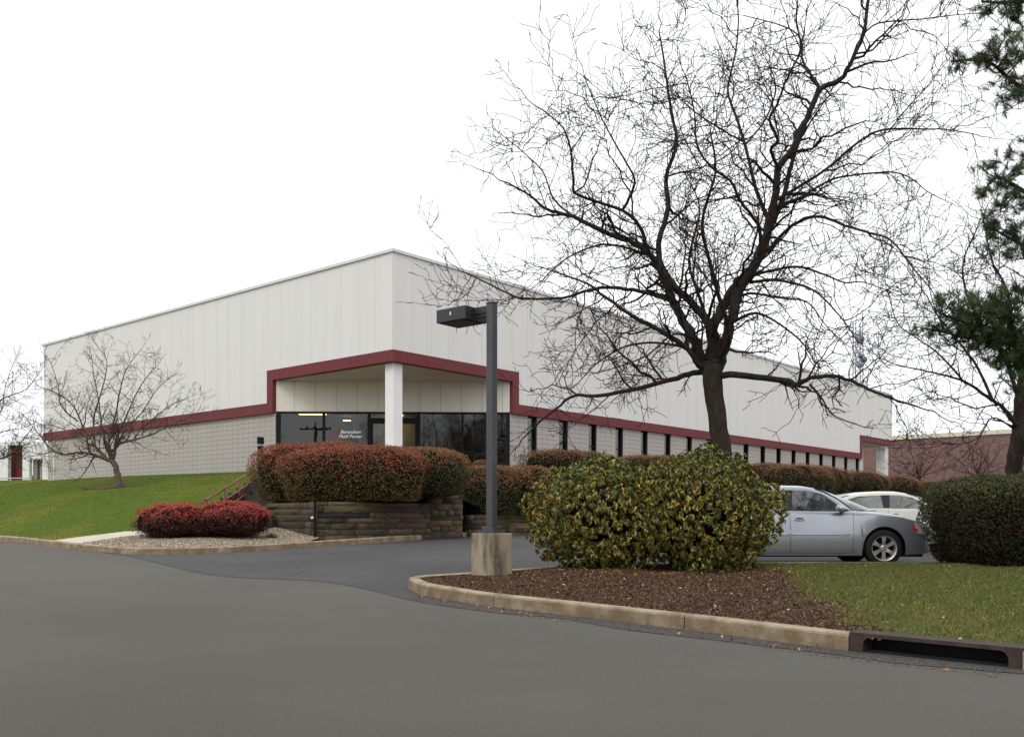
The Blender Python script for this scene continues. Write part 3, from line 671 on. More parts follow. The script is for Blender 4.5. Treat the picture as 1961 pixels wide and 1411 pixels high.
# ---------------- lamp post ----------------
bp_ = P(941,1101,13.5); LP = empty('lamp_post', 'dark grey square lamp post with box head on a stained concrete block', 'lamp post', (bp_.x,13.72,zr(0,13.7)+.13), R(-39))
z0 = LP.location.z; s = F/13.6
H_b = (1101-1019)/s
m = MB(); a = .215
m.prism([(-a,-a),(a,-a),(a,a),(-a,a)], lambda x,y:(x*1.0,y*1.0,-.2), lambda x,y:(x*.985,y*.985,H_b)); m.build('concrete_base', M_['base'], LP, bevel=.012)
MB().box(-.145,.145,-.145,.145,H_b,H_b+.025).box(-.105,.105,-.105,.105,H_b+.025,H_b+.10).build('base_plate', M_['post'], LP, bevel=.006)
for sx in (-1,1):
    for sy in (-1,1): MB().tube([(sx*.125,sy*.125,H_b+.025),(sx*.125,sy*.125,H_b+.06)], .012, 6).build('bolt', M_['post'], LP)
zt = (HV-583)/F*13.72 - z0; hp = .058; lean = .018
Lp = MB(); Lp.prism([(-hp,-hp),(hp,-hp),(hp,hp),(-hp,hp)], lambda x,y:(x,y,H_b+.1), lambda x,y:(x+lean,y-lean,zt)); Lp.build('pole', M_['post'], LP, bevel=.008)
MB().box(-hp-.004+lean,hp+.004+lean,-hp-.004-lean,hp+.004-lean,zt,zt+.02).build('pole_cap', M_['lamp_head'], LP)
ax = lean; ay = -lean
MB().box(-.30,-hp+ax, ay-.045,ay+.045, zt-.12, zt-.02).box(-.30,-hp+ax-.02, ay-.03,ay+.03, zt-.17, zt-.12).build('arm', M_['lamp_head'], LP, bevel=.004)
HX0, HX1 = -.88, -.30
hd = MB(); hd.prism([(HX0,-.24),(HX1,-.24),(HX1,.24),(HX0,.24)], lambda x,y:(x,y,zt-.20), lambda x,y:(x,y,zt-.005)); ho = hd.build('lamp_head', M_['lamp_head'], LP, bevel=.008)
MB().box(HX0+.05,HX1-.05,-.19,.19,zt-.213,zt-.202).build('lens', mat('dark_lens', (.03,.028,.022), .2), ho)
MB().prism([(-.61,zt-.115),(-.585,zt-.115),(-.585,zt-.06),(-.605,zt-.07)], lambda x,z:(x,-.243,z), lambda x,z:(x,-.2405,z)).build('sticker', M_['vinyl'], ho)
# ---------------- storm drain inlet in the kerb ----------------
t = (DR1-DR0); Ld = math.hypot(t.x,t.y); SDm = empty('storm_drain', 'rusty cast iron storm drain inlet with dark slot in the near kerb', 'storm drain', (DR0.x,DR0.y,(DR0.z+DR1.z)/2), math.atan2(t.y,t.x))
dzl = (DR1.z-DR0.z)/Ld
def hexo(x0,x1,y0,y1,z0,z1,mb):
    mb.add([(x,y,z+dzl*(x-Ld/2)) for z in (z0,z1) for y in (y0,y1) for x in (x0,x1)], [(0,2,3,1),(4,5,7,6),(0,1,5,4),(2,6,7,3),(0,4,6,2),(1,3,7,5)])
m = MB()
out = [(0,-.1),(0,.16),(Ld,.16),(Ld,-.1)]
x0, x1, zb, zt2 = .02, Ld-.05, -.08, .134; rr = .07
hole = [(x0,zb),(x0,zt2-rr)]+[(x0+rr-rr*math.cos(k*R(15)), zt2-rr+rr*math.sin(k*R(15))) for k in range(1,7)]+[(x1-rr+rr*math.sin(k*R(15)), zt2-rr+rr*math.cos(k*R(15))) for k in range(1,7)]+[(x1,zb)]
poly = [(-.09,-.1),(-.09,.165),(Ld+.09,.165),(Ld+.09,-.1)]+hole[::-1]
m.prism(poly, lambda x,z:(x,-.012,z+dzl*(x-Ld/2)), lambda x,z:(x,.03,z+dzl*(x-Ld/2)))
hexo(-.09,Ld+.09,.03,.24,.137,.163,m); hexo(-.09,.02,.03,.24,-.1,.137,m); hexo(Ld-.05,Ld+.09,.03,.24,-.1,.137,m)
m.build('inlet_frame', M_['iron'], SDm)
m = MB(); hexo(.021,Ld-.051,.22,.3,-.1,.136,m); hexo(.021,Ld-.051,.031,.219,-.1,.022,m); m.build('slot_shade', M_['black'], SDm)  # black boxes stand in for the unlit hollow behind the opening
# ---------------- foliage tools ----------------
def lump(P_, seed, sc, n=5):
    r = np.random.default_rng(seed); out = np.zeros(len(P_))
    for i in range(n):
        k = r.normal(size=3)*sc*(1+.5*i); out += np.sin(P_@k+r.uniform(0,6.28))/(1+.4*i)
    return out/2.2
def leaves(name, Pp, Nn, ln, wd, col, m, parent, droop=0, fold=False, seed=0):
    r = np.random.default_rng(seed); n = len(Pp)
    Nn = Nn+r.normal(size=(n,3))*.85; Nn /= np.linalg.norm(Nn,axis=1)[:,None]
    T = r.normal(size=(n,3)); T[:,2] -= droop; T -= (T*Nn).sum(1)[:,None]*Nn; T /= np.maximum(np.linalg.norm(T,axis=1)[:,None],1e-6)
    Bn = np.cross(Nn,T); L = (ln*r.uniform(.6,1.25,n))[:,None]; Wd = (wd*r.uniform(.7,1.2,n))[:,None]
    if fold:                                 # six-point leaf folded at its midrib, pointed both ends
        c = Nn*(Wd*.35)
        V = np.stack([Pp-T*L*.5, Pp-T*L*.1+Bn*Wd*.5+c, Pp+T*L*.25+Bn*Wd*.38+c, Pp+T*L*.55-Nn*L*.12, Pp+T*L*.25-Bn*Wd*.38+c, Pp-T*L*.1-Bn*Wd*.5+c],1)
        i = np.arange(n)[:,None]*6
        Fq = np.concatenate([i+np.array([[0,1,2,3]]), i+np.array([[0,3,4,5]])],0); k = 6
    else:
        V = np.stack([Pp-T*L*.5, Pp+Bn*Wd*.5, Pp+T*L*.5, Pp-Bn*Wd*.5],1); i = np.arange(n)[:,None]*4; Fq = i+np.array([[0,1,2,3]]); k = 4
    C = np.repeat(col, k, axis=0)
    return npmesh(name, V.reshape(-1,3), Fq, m, parent, C)
def boxy(p, rad, ex):
    # clipped shrubs stand nearly straight-sided below their widest line
    t = np.clip(-p[:,2]/rad[2],0,.995); s0 = (1-t**ex)**(1/ex); s1 = (1-t**9)**(1/9)*(1-.16*t)
    k = s1/np.maximum(s0,.05); p = p.copy(); p[:,0] *= k; p[:,1] *= k; return p
def shell(n, rad, ex, seed, lsc, lamp, depth, cut=-.9, bx=True):
    """points and outward normals in the outer layer of a lumpy superellipsoid"""
    r = np.random.default_rng(seed); N0 = n*14
    d = r.normal(size=(N0,3)); d /= np.linalg.norm(d,axis=1)[:,None]
    rad = np.array(rad); q = np.abs(d/rad)
    rr = (q**ex).sum(1)**(-1/ex); p = d*rr[:,None]
    g = np.sign(d)*(np.abs(p/rad)**(ex-1))/rad; g /= np.linalg.norm(g,axis=1)[:,None]
    w = rr**2/np.maximum((g*d).sum(1),.15); keep = r.uniform(0,w.max(),N0) < w
    if keep.sum() < n: keep = np.argsort(-(w*r.uniform(.2,1,N0)))[:n]
    else: keep = np.nonzero(keep)[0][:n]
    p, g = p[keep], g[keep]
    if bx: p = boxy(p, rad, ex)
    sc = 1+lamp*lump(p, seed+1, lsc)-depth*r.uniform(0,1,len(p))**1.6+r.normal(size=len(p))*.01
    p = p*sc[:,None]; ok = p[:,2] > cut*rad[2]
    return p[ok], g[ok]
def core(name, rad, ex, seed, lsc, lamp, sc, m, parent, cut, bx=True):
    bm = bmesh.new(); bmesh.ops.create_icosphere(bm, subdivisions=4, radius=1)
    P_ = np.array([v.co[:] for v in bm.verts]); rad = np.array(rad)
    q = np.abs(P_/rad); rr = (q**ex).sum(1)**(-1/ex); p = boxy(P_*rr[:,None], rad, ex) if bx else P_*rr[:,None]; p = p*((1+lamp*lump(p, seed+1, lsc))*sc)[:,None]
    for v, c in zip(bm.verts, p): v.co = (c[0], c[1], max(c[2], cut*rad[2]))
    me = bpy.data.meshes.new(name); bm.to_mesh(me); bm.free(); me.materials.append(m); o = bpy.data.objects.new(name, me); return link(o, parent)
M_['core'] = mat('bush_dark_core', (.012,.009,.006), .95, spec=.05, noise=(30,(.025,.018,.012),.5,.7), bump=(30,.04))  # near-black solid core added inside each bush to block light
def pick(n, pal, wts, r, jit=.22):
    pal = np.array(pal); c = pal[r.choice(len(pal), n, p=np.array(wts)/sum(wts))]; return c*np.clip(1+r.normal(size=(n,1))*jit,.4,1.7)
def hedge(name, label, u0, u1, v0, v1, Y, ry, n, style, group=None, ex=2.6, rz=0, seed=1, lamp=.10, lsc=2.6, loc=None, rad=None, lf=(.052,.03)):
    if loc is None:
        c = P((u0+u1)/2, (v0+v1)/2, Y); rx = (u1-u0)/2/F*Y; rzz = (v1-v0)/2/F*Y*1.0; rad = (rx, ry, rzz); loc = c
    base_z = loc[2]-rad[2]
    root = empty(name, label, style_cat.get(style,'hedge'), (loc[0],loc[1],base_z), rz, group)
    r = np.random.default_rng(seed)
    bx = style != 'barberry'
    p, g = shell(n, rad, ex, seed, lsc, lamp, .16, -.97, bx)
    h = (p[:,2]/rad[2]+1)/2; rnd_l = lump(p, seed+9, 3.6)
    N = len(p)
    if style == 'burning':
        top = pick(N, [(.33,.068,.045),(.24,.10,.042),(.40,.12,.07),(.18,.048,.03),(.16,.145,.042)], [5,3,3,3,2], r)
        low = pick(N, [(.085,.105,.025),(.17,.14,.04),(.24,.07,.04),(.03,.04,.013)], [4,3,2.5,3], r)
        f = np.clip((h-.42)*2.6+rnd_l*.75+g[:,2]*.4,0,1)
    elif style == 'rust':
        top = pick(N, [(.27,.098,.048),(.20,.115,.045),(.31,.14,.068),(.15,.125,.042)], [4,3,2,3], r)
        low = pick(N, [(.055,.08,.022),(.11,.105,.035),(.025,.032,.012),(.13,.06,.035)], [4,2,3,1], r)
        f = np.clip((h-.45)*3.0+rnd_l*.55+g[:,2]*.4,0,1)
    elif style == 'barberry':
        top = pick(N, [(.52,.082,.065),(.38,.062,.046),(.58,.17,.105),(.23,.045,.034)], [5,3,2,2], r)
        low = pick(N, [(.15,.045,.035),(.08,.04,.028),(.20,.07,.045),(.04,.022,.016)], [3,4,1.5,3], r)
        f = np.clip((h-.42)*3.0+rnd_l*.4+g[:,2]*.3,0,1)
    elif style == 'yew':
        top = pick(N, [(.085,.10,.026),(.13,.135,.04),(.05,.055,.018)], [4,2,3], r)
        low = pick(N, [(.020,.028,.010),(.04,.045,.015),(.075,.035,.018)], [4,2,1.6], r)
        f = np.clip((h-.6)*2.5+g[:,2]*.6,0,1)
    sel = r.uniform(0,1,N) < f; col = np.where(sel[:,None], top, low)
    p = p+np.array([0,0,rad[2]])
    leaves('foliage', p, g, lf[0], lf[1], col, M_['leaf'], root, seed=seed)
    co = core('shade_core', rad, ex, seed, lsc, lamp, .87, M_['core'], root, -.93, bx); co.location.z = rad[2]  # solid dark body, stops light passing through the leaves
    return root
style_cat = {'burning':'hedge','rust':'hedge','barberry':'shrub','yew':'hedge'}
gp = 'red-tinged clipped hedges around the building'
hedge('clipped_hedge', 'tall reddish clipped hedge at the left end above the stone wall, beside the handrail', 476, 770, 848, 962, 27.6, 1.3, 32000, 'burning', gp, seed=43, ex=3.0, lamp=.045)
hedge('clipped_hedge', 'big red-and-green clipped hedge bulging over the retaining wall in front of the white column', 536, 830, 856, 962, 26.2, 1.1, 36000, 'burning', gp, seed=4, ex=3.4, lamp=.06)
hedge('clipped_hedge', 'greener right end of the red hedge overhanging the stone wall near the lamp post', 690, 899, 857, 950, 26.9, 1.1, 28000, 'rust', gp, seed=5, ex=3.2, lamp=.06)
hedge('clipped_hedge', 'hedge with dark green base directly behind the lamp pole, left half', 878, 1000, 891, 990, 30.1, 1.0, 17000, 'rust', gp, seed=6, ex=3.2, lamp=.06)
hedge('clipped_hedge', 'rust-topped hedge with dark green base just right of the lamp pole', 940, 1070, 892, 990, 30.7, 1.1, 18000, 'rust', gp, seed=7, ex=3.2, lamp=.06)
hedge('clipped_hedge', 'tiny round rust-coloured shrub seen below the storefront glass left of the lamp pole', 903, 940, 880, 905, 34.0, .4, 2500, 'rust', gp, seed=8)
nW = Vector((.761,-.649,0)); ang = math.atan2(.761,.649)
def row(s, off, ln, label, ztop, ht, seed, n=12000, ry=1.0):
    c = Vector((CX,CY,0))+dR*s+nW*off
    return hedge('clipped_hedge', label, 0,0,0,0,0,0, n, 'rust', gp, seed=seed, loc=(c.x,c.y,ztop-ht/2), rad=(ln/2,ry,ht/2), rz=ang, lf=(.055,.034), ex=2.8)
row(6.4, 3.3, 6.0, 'long low rust-brown hedge under the first slot windows, right of the lamp pole', 2.62, 1.25, 21, 16000, 1.0)
row(11.8, 3.5, 6.0, 'low rust-brown hedge behind the yellow-green bush, left of the big tree trunk', 2.70, 1.3, 22, 12000)
row(17.6, 3.4, 6.4, 'rust-brown hedge glimpsed behind the big tree trunk', 2.75, 1.3, 23)
row(23.5, 3.5, 6.4, 'rust hedge just right of the tree trunk below the slot windows', 2.85, 1.5, 24)
row(23.0, 5.3, 6.0, 'rounded rust hedge standing in front of the row, above the silver car roof', 2.72, 1.9, 25, 16000, 1.3)
row(29.5, 3.6, 6.6, 'rust-topped hedge with dark base behind the silver car windscreen', 3.0, 1.9, 26, 14000, 1.3)
row(36.0, 3.7, 6.8, 'rust-topped hedge above the pale car roof', 2.95, 1.9, 27, 14000, 1.3)
row(42.5, 3.8, 6.8, 'hedge before the far canopy column', 2.85, 1.9, 28, 12000, 1.3)
row(49.0, 3.9, 7.0, 'farthest rust hedge tapering off toward the brick building', 2.7, 1.9, 29, 10000, 1.3)
gb = 'scarlet barberry shrubs in the gravel bed'
hedge('barberry_shrub', 'low scarlet barberry shrub on the gravel bed, left one of the pair', 266, 410, 964, 1031, 23.0, .85, 17000, 'barberry', gb, seed=12, lamp=.15, lsc=5, ex=2.4, lf=(.036,.02))
hedge('barberry_shrub', 'low scarlet barberry shrub on the gravel bed, right one nearer the stone wall', 376, 516, 960, 1029, 23.2, .85, 17000, 'barberry', gb, seed=13, lamp=.15, lsc=5, ex=2.4, lf=(.036,.02))
hedge('yew_hedge', 'dark green clipped yew hedge at the right edge in front of the cars', 1782, 2125, 908, 1084, 15.5, 1.15, 70000, 'yew', None, seed=15, lamp=.05, lsc=3.5, ex=3.2, lf=(.055,.016))
# broad-leaved evergreen shrubs in the mulch island
def laurel(label, u0, u1, v0, v1, Y, ry, n, seed):
    c = P((u0+u1)/2, (v0+v1)/2, Y); rad = ((u1-u0)/2/F*Y, ry, (v1-v0)/2/F*Y); r = np.random.default_rng(seed)
    root = empty('broadleaf_shrub', label, 'shrub', (c.x,c.y,c.z-rad[2]), 0, 'yellowing evergreen shrubs in the mulch island')
    p, g = shell(n, rad, 1.85, seed, 2.4, .15, .42, -.95, False); p = p*(1+r.normal(size=(len(p),1))*.022)
    # clumps: pull leaves toward whorl centres
    K = n//11; ctr = p[r.choice(len(p), K)]; 
    idx = np.empty(len(p), int)
    for i in range(0, len(p), 2000):
        idx[i:i+2000] = ((p[i:i+2000,None]-ctr[None])**2).sum(2).argmin(1)
    p = p+(ctr[idx]-p)*.55
    h = (p[:,2]/rad[2]+1)/2; N = len(p)
    col = pick(N, [(.08,.115,.034),(.20,.22,.042),(.40,.34,.055),(.46,.27,.05),(.26,.11,.03),(.035,.055,.022)], [4.2,4,4,2,.7,2.3], r, .25)
    gcol = pick(N, [(.10,.155,.05),(.17,.22,.06),(.26,.29,.08)], [4,3,2], r, .2)
    f = r.uniform(0,1,N) < np.clip((h-.75)*2.2,0,.6); col = np.where(f[:,None], gcol, col)
    p = p+np.array([0,0,rad[2]])
    gg = g*.8+np.array([0,-.1,.35]); leaves('foliage', p, gg, .078, .031, col, M_['gloss_leaf'], root, droop=1.7, fold=True, seed=seed)
    m = MB()
    for k in range(16):
        a = r.uniform(0,6.28); b0 = Vector((r.normal()*.25, r.normal()*.2, -.1)); pts = [b0]
        tgt = Vector((math.cos(a)*rad[0]*.7*r.uniform(.3,1), math.sin(a)*rad[1]*.7*r.uniform(.3,1), rad[2]*r.uniform(1.1,1.6)))
        for q in range(1,7): pts.append(b0.lerp(tgt, q/6)+Vector((r.normal()*.05, r.normal()*.05, .12*math.sin(q/6*3.1))))
        m.tube(pts, [.03-.0035*q for q in range(7)], 5)
    m.build('stems', M_['bark'], root)
    co = core('inner_shade_core', rad, 1.85, seed, 2.4, .15, .50, M_['core'], root, -.6, False); co.location.z = rad[2]
    return root
laurel('big yellow-green broadleaf shrub on the mulch, the left one next to the lamp post', 998, 1312, 880, 1100, 14.7, 1.15, 21000, 31)
laurel('big yellow-green broadleaf shrub on the mulch, the right one before the silver car', 1206, 1496, 860, 1106, 14.45, 1.05, 21000, 32)
# ---------------- bare trees ----------------
class Tree:
    def __init__(s, seed, crook=.28, up=.05): s.r = random.Random(seed); s.T = MB(); s.C = MB(); s.crook = crook; s.up = up; s.n = 0; s.rmin = .0048
    def rv(s): return Vector((s.r.gauss(0,1), s.r.gauss(0,1), s.r.gauss(0,1)))
    def twig(s, p, d, L, r0, lev, maxlev, dens=1.0):
        r = s.r; nseg = max(3, int(L/(.10 if lev >= 2 else .14))); nseg = min(nseg, 10); pts = [p.copy()]; rad = [r0]; d = d.normalized(); ds = []
        main = d.copy(); zz = (s.rv()-d*d.dot(s.rv())).normalized()
        for i in range(nseg):
            main = (main+s.rv()*s.crook*.38+Vector((0,0,s.up))).normalized(); zz = (-zz+s.rv()*.7).normalized()
            d = (main+zz*s.crook*r.uniform(.3,1.3)).normalized(); ds.append(d.copy())
            p = p+d*(L/nseg)*r.uniform(.7,1.3); pts.append(p.copy()); rad.append(max(s.rmin, r0*(1-.78*(i+1)/nseg)))
        s.C.tube(pts, rad, 4 if lev <= 1 else 3, cap=False); s.n += 1
        if lev < maxlev:
            step = {1:.18, 2:.34, 3:.1}[lev]/dens; k = max(1, int(L/step))
            for j in range(k):
                f = r.uniform(.15, 1.0); i = min(nseg-1, int(f*nseg)); q = pts[i].lerp(pts[i+1], f*nseg-i)
                side = s.rv(); side = (side-ds[i]*side.dot(ds[i])).normalized(); nd = (ds[i]*r.uniform(.4,1.0)+side).normalized()
                s.twig(q, nd, L*r.uniform(.3,.7)*(1-.35*f), max(s.rmin*1.1, rad[i]*.62), lev+1, maxlev, dens)
    def limb(s, pts, rads, spawn=.28, L1=(.5,1.5), maxlev=3, trunk=True, jit=.16, dens=1.0, start=.12, bias=None):
        pts = [Vector(p) for p in pts]; r = s.r
        sm = catmull(pts, 5); n = len(sm); ra = list(np.interp(np.linspace(0,1,n), np.linspace(0,1,len(rads)), rads))
        for i in range(1,n-1): sm[i] = sm[i]+s.rv()*min(.02, ra[i]*jit)
        (s.T if trunk else s.C).tube(sm, ra, 10 if rads[0] > .08 else 6)
        Ls = sum((b-a).length for a,b in zip(sm[:-1], sm[1:]))
        k = int(Ls/spawn)
        for j in range(k):
            f = start+(1-start)*(j+r.random())/k; i = min(n-2, int(f*(n-1))); q = sm[i]; d = (sm[i+1]-sm[i]).normalized()
            side = s.rv(); side = (side-d*side.dot(d)).normalized(); 
            if bias: side = (side+bias*.5).normalized()
            s.twig(q, (d*r.uniform(.3,1.0)+side), r.uniform(*L1)*(1.1-.3*f), max(.009, min(ra[i]*.72, .034)*r.uniform(.4,1)), 1, maxlev, dens)
        s.twig(sm[-1], sm[-1]-sm[-2], r.uniform(.35,.6)*L1[1], ra[-1], 1, maxlev, dens)
    def build(s, name, label, cat, base, mt, mc, group=None):
        root = empty(name, label, cat, base, 0, group); b = Vector(base)
        for mbx in (s.T, s.C): mbx.v = [tuple(Vector(p)-b) for p in mbx.v]
        s.T.build('trunk', mt, root, smooth=True, fixn=False); s.C.build('crown', mc, root, smooth=True, fixn=False); return root
Y0 = 15.35
def Lm(t, seq, y0, y1, r0, r1, pw=1.0, **kw):
    """seq of photo points, depth runs y0 -> y1 metres off the trunk's depth"""
    n = len(seq); pts = []
    for i, (u, v) in enumerate(seq):
        f = i/(n-1); pts.append(P(u, v, Y0+y0+(y1-y0)*f**pw))
    t.limb(pts, [r0+(r1-r0)*(i/(n-1))**.8 for i in range(n)], **kw)
t = Tree(5, crook=.36, up=.03)
kw = dict(spawn=.25, L1=(.5,2.1))
t.limb([P(1388,1092,Y0), P(1386,1000,Y0), P(1383,880,Y0), P(1375,810,Y0), P(1367,755,Y0), P(1363,715,Y0), P(1362,690,Y0)], [.21,.17,.157,.15,.155,.17,.15], spawn=5, jit=.03)
Lm(t, [(1366,715),(1336,713),(1286,726),(1212,746),(1142,758),(1098,758),(1068,780),(1033,808)], 0, 1.0, .055, .016, **kw)
Lm(t, [(1360,716),(1410,718),(1500,728),(1525,736),(1551,724),(1599,720),(1633,731),(1670,748),(1710,764),(1752,777)], 0, -1.5, .06, .014, **kw)
Lm(t, [(1551,736),(1575,765),(1596,795),(1640,812)], -.6, -1.6, .02, .008, spawn=.3, L1=(.3,.9))
Lm(t, [(1358,715),(1346,691),(1326,646),(1296,592),(1276,547),(1254,498),(1222,470),(1167,448),(1098,416),(1048,401),(1013,374),(972,350)], 0, .9, .10, .013, **kw)
Lm(t, [(1364,700),(1361,627),(1326,582),(1286,542),(1261,483),(1279,398),(1276,339),(1296,274),(1284,210),(1272,120),(1262,60)], .1, 1.8, .085, .012, **kw)
Lm(t, [(1254,498),(1239,478),(1227,438),(1192,403),(1108,374),(1098,344),(1093,289),(1078,245),(1038,210)], .3, -.9, .04, .010, **kw)
Lm(t, [(1192,403),(1212,364),(1212,334),(1177,274),(1147,215),(1120,150)], 0, -1.0, .026, .008, **kw)
Lm(t, [(1352,708),(1336,695),(1316,666),(1261,632),(1207,602),(1157,567),(1122,542),(1060,520)], 0, -.6, .06, .011, **kw)
Lm(t, [(1290,578),(1271,570),(1212,555),(1147,552),(1078,570),(1013,572),(984,567),(912,532),(880,518)], .2, 1.6, .045, .009, **kw)
Lm(t, [(1256,500),(1246,490),(1167,468),(1108,483),(1068,508),(1033,542)], .3, 2.0, .03, .009, **kw)
Lm(t, [(1098,416),(1060,380),(1040,330),(1000,290),(950,250)], .7, 2.0, .02, .007, **kw)
Lm(t, [(1368,712),(1370,660),(1366,627),(1390,582),(1410,547),(1445,508),(1465,458),(1476,425)], .0, .3, .095, .075, spawn=.5, L1=(.4,1.2))
Lm(t, [(1366,712),(1380,690),(1395,632),(1410,567),(1424,541),(1454,491),(1471,437),(1484,377),(1491,327),(1518,283),(1543,228),(1573,171),(1608,154),(1627,124),(1652,69),(1662,10),(1670,-60)], .05, -.3, .10, .022, **kw)
Lm(t, [(1476,430),(1500,380),(1513,322),(1530,270),(1548,225),(1560,185)], .2, 1.0, .05, .02, **kw)
Lm(t, [(1491,322),(1476,288),(1489,268),(1474,228),(1489,198),(1508,149),(1533,94),(1525,40),(1530,-20)], -.2, -1.8, .03, .009, **kw)
Lm(t, [(1573,171),(1538,119),(1533,74),(1498,50),(1424,30)], -.2, 1.0, .025, .007, **kw)
Lm(t, [(1476,425),(1466,412),(1444,347),(1427,278),(1404,208),(1394,169),(1409,99),(1414,30),(1405,-30)], .1, .9, .038, .009, **kw)
Lm(t, [(1427,278),(1469,223),(1485,160),(1460,100)], .5, 2.2, .02, .007, **kw)
Lm(t, [(1454,491),(1454,437),(1419,387),(1399,347),(1360,318),(1335,278),(1330,218),(1315,150)], -.1, -1.9, .032, .008, **kw)
Lm(t, [(1427,273),(1389,253),(1335,218),(1300,188),(1250,150)], .5, -.8, .02, .006, **kw)
Lm(t, [(1470,482),(1479,471),(1518,432),(1568,414),(1618,432),(1667,447),(1707,461),(1747,511),(1781,551)], 0, -1.2, .035, .009, **kw)
Lm(t, [(1484,390),(1493,380),(1578,327),(1647,270),(1697,248),(1771,248),(1811,248),(1870,258)], 0, 1.2, .032, .008, **kw)
Lm(t, [(1488,400),(1530,380),(1568,357),(1608,340),(1697,330),(1742,340),(1776,367),(1816,387)], .1, 2.2, .026, .007, **kw)
Lm(t, [(1440,532),(1449,526),(1523,511),(1578,526),(1618,541),(1657,541),(1722,566)], 0, 1.8, .03, .008, **kw)
Lm(t, [(1436,540),(1498,538),(1558,556),(1608,605),(1640,650)], 0, -2.0, .028, .008, **kw)
Lm(t, [(1412,570),(1440,562),(1498,571),(1548,580),(1583,625),(1627,665)], .1, .9, .026, .007, **kw)
Lm(t, [(1652,69),(1682,45),(1766,37),(1821,30),(1880,25)], -.2, .9, .016, .006, **kw)
Lm(t, [(1700,255),(1735,210),(1780,160),(1820,110)], .9, .2, .012, .005, **kw)
# limbs reaching toward and away from the viewer keep the crown round
Lm(t, [(1375,690),(1395,640),(1370,540),(1345,430),(1370,330),(1360,250)], 0, -2.8, .05, .009, **kw)
Lm(t, [(1365,700),(1350,600),(1320,500),(1340,400),(1310,330)], 0, 3.2, .045, .009, **kw)
Lm(t, [(1400,620),(1450,600),(1520,640),(1560,690)], 0, -2.3, .03, .008, **kw)
Lm(t, [(1350,690),(1290,660),(1210,660),(1150,690),(1110,730)], 0, 2.0, .03, .008, **kw)
Lm(t, [(1330,650),(1290,640),(1240,680),(1190,700),(1140,715)], 0, -1.2, .022, .007, **kw)
tp = P(1386,1092,Y0)
BT1 = t.build('locust_tree', 'large bare dark-barked tree with wide crooked crown rising behind the yellow-green shrubs', 'tree', (tp.x, Y0, -.8), M_['bark'], M_['twig'])
print('twigs', t.n, len(t.C.f))
# small spreading tree on the lawn
def small_tree(seed, uc, vb, Y, s, label, name, mt, mc, flip=1, spawn=.22, zb=None, group=None, maxlev=3, limbs=None, dens=1):
    t = Tree(seed, crook=.22, up=.07); px = lambda u, v, dy=0: P(uc+flip*(u-225)*s, vb+(v-932)*s, Y+dy)
    k = Y*s/34.0
    def lm(seq, y1, r0, r1):
        n = len(seq); t.limb([px(u, v, y1*k*i/(n-1)) for i,(u,v) in enumerate(seq)], [(r0+(r1-r0)*(i/(n-1))**.7)*k*1.12 for i in range(n)], spawn=spawn*k**.5, L1=(.5*k,1.3*k), maxlev=maxlev, dens=dens/k**.5)
    t.limb([px(228,940), px(226,915), px(222,895), px(214,878)], [.19*k,.12*k,.10*k,.10*k], spawn=9, start=.9)
    for a in limbs or LIMBS: lm(*a)
    z0 = px(226,936); return t.build(name, label, 'tree', (z0.x, z0.y, z0.z), mt, mc, group)
LIMBS = [([(214,880),(190,872),(170,866),(150,864),(120,868),(95,855),(75,830),(60,812)], -1.2, .07, .012),
    ([(172,866),(165,835),(155,805),(140,775),(120,757),(95,745),(70,735),(45,705)], .9, .045, .008),
    ([(120,868),(100,862),(80,868),(50,862),(15,865)], .8, .03, .006),
    ([(200,874),(182,850),(180,800),(195,745),(205,700),(200,675)], 1.4, .05, .008),
    ([(214,878),(205,850),(196,820),(190,770),(180,720),(175,680)], -1.5, .045, .008),
    ([(216,876),(208,840),(222,790),(232,735),(245,700),(272,665)], .4, .05, .007),
    ([(218,874),(222,840),(240,800),(262,750),(285,715),(300,700)], -1.0, .045, .008),
    ([(218,876),(226,850),(255,840),(285,832),(320,815),(350,800),(385,795)], -.8, .05, .008),
    ([(226,852),(240,820),(270,790),(300,745),(325,720)], 1.5, .035, .008),
    ([(255,840),(275,815),(305,790),(335,770),(360,760)], .9, .03, .007),
    ([(150,805),(130,790),(115,770),(112,740),(100,700),(90,680)], -.9, .028, .006),
    ([(210,880),(190,860),(150,835),(110,815),(80,810),(55,800)], 1.9, .035, .007)]
small_tree(21, 225, 934, 34.0, 1.0, 'small bare spreading tree with low crooked trunk standing on the green slope', 'ornamental_tree', M_['bark_pale'], M_['twig_red'], spawn=.18)
small_tree(22, -105, 942, 38.0, 1.0, 'bare tree whose twiggy crown reaches in from the left edge beside the loading doors', 'ornamental_tree', M_['bark_pale'], M_['twig_red'], flip=-1, spawn=.12)
# mulch ring at the small tree
tb_ = P(226,936,34.0)
ring = [(tb_.x-.25+1.1*math.cos(a)*(1+.15*math.sin(3*a)), tb_.y+.5*math.sin(a)) for a in np.linspace(0,6.28,22)[:-1]]
sheet('mulch', ring, .3, lambda x,y: HL(x,y)+.02, M_['soil'])
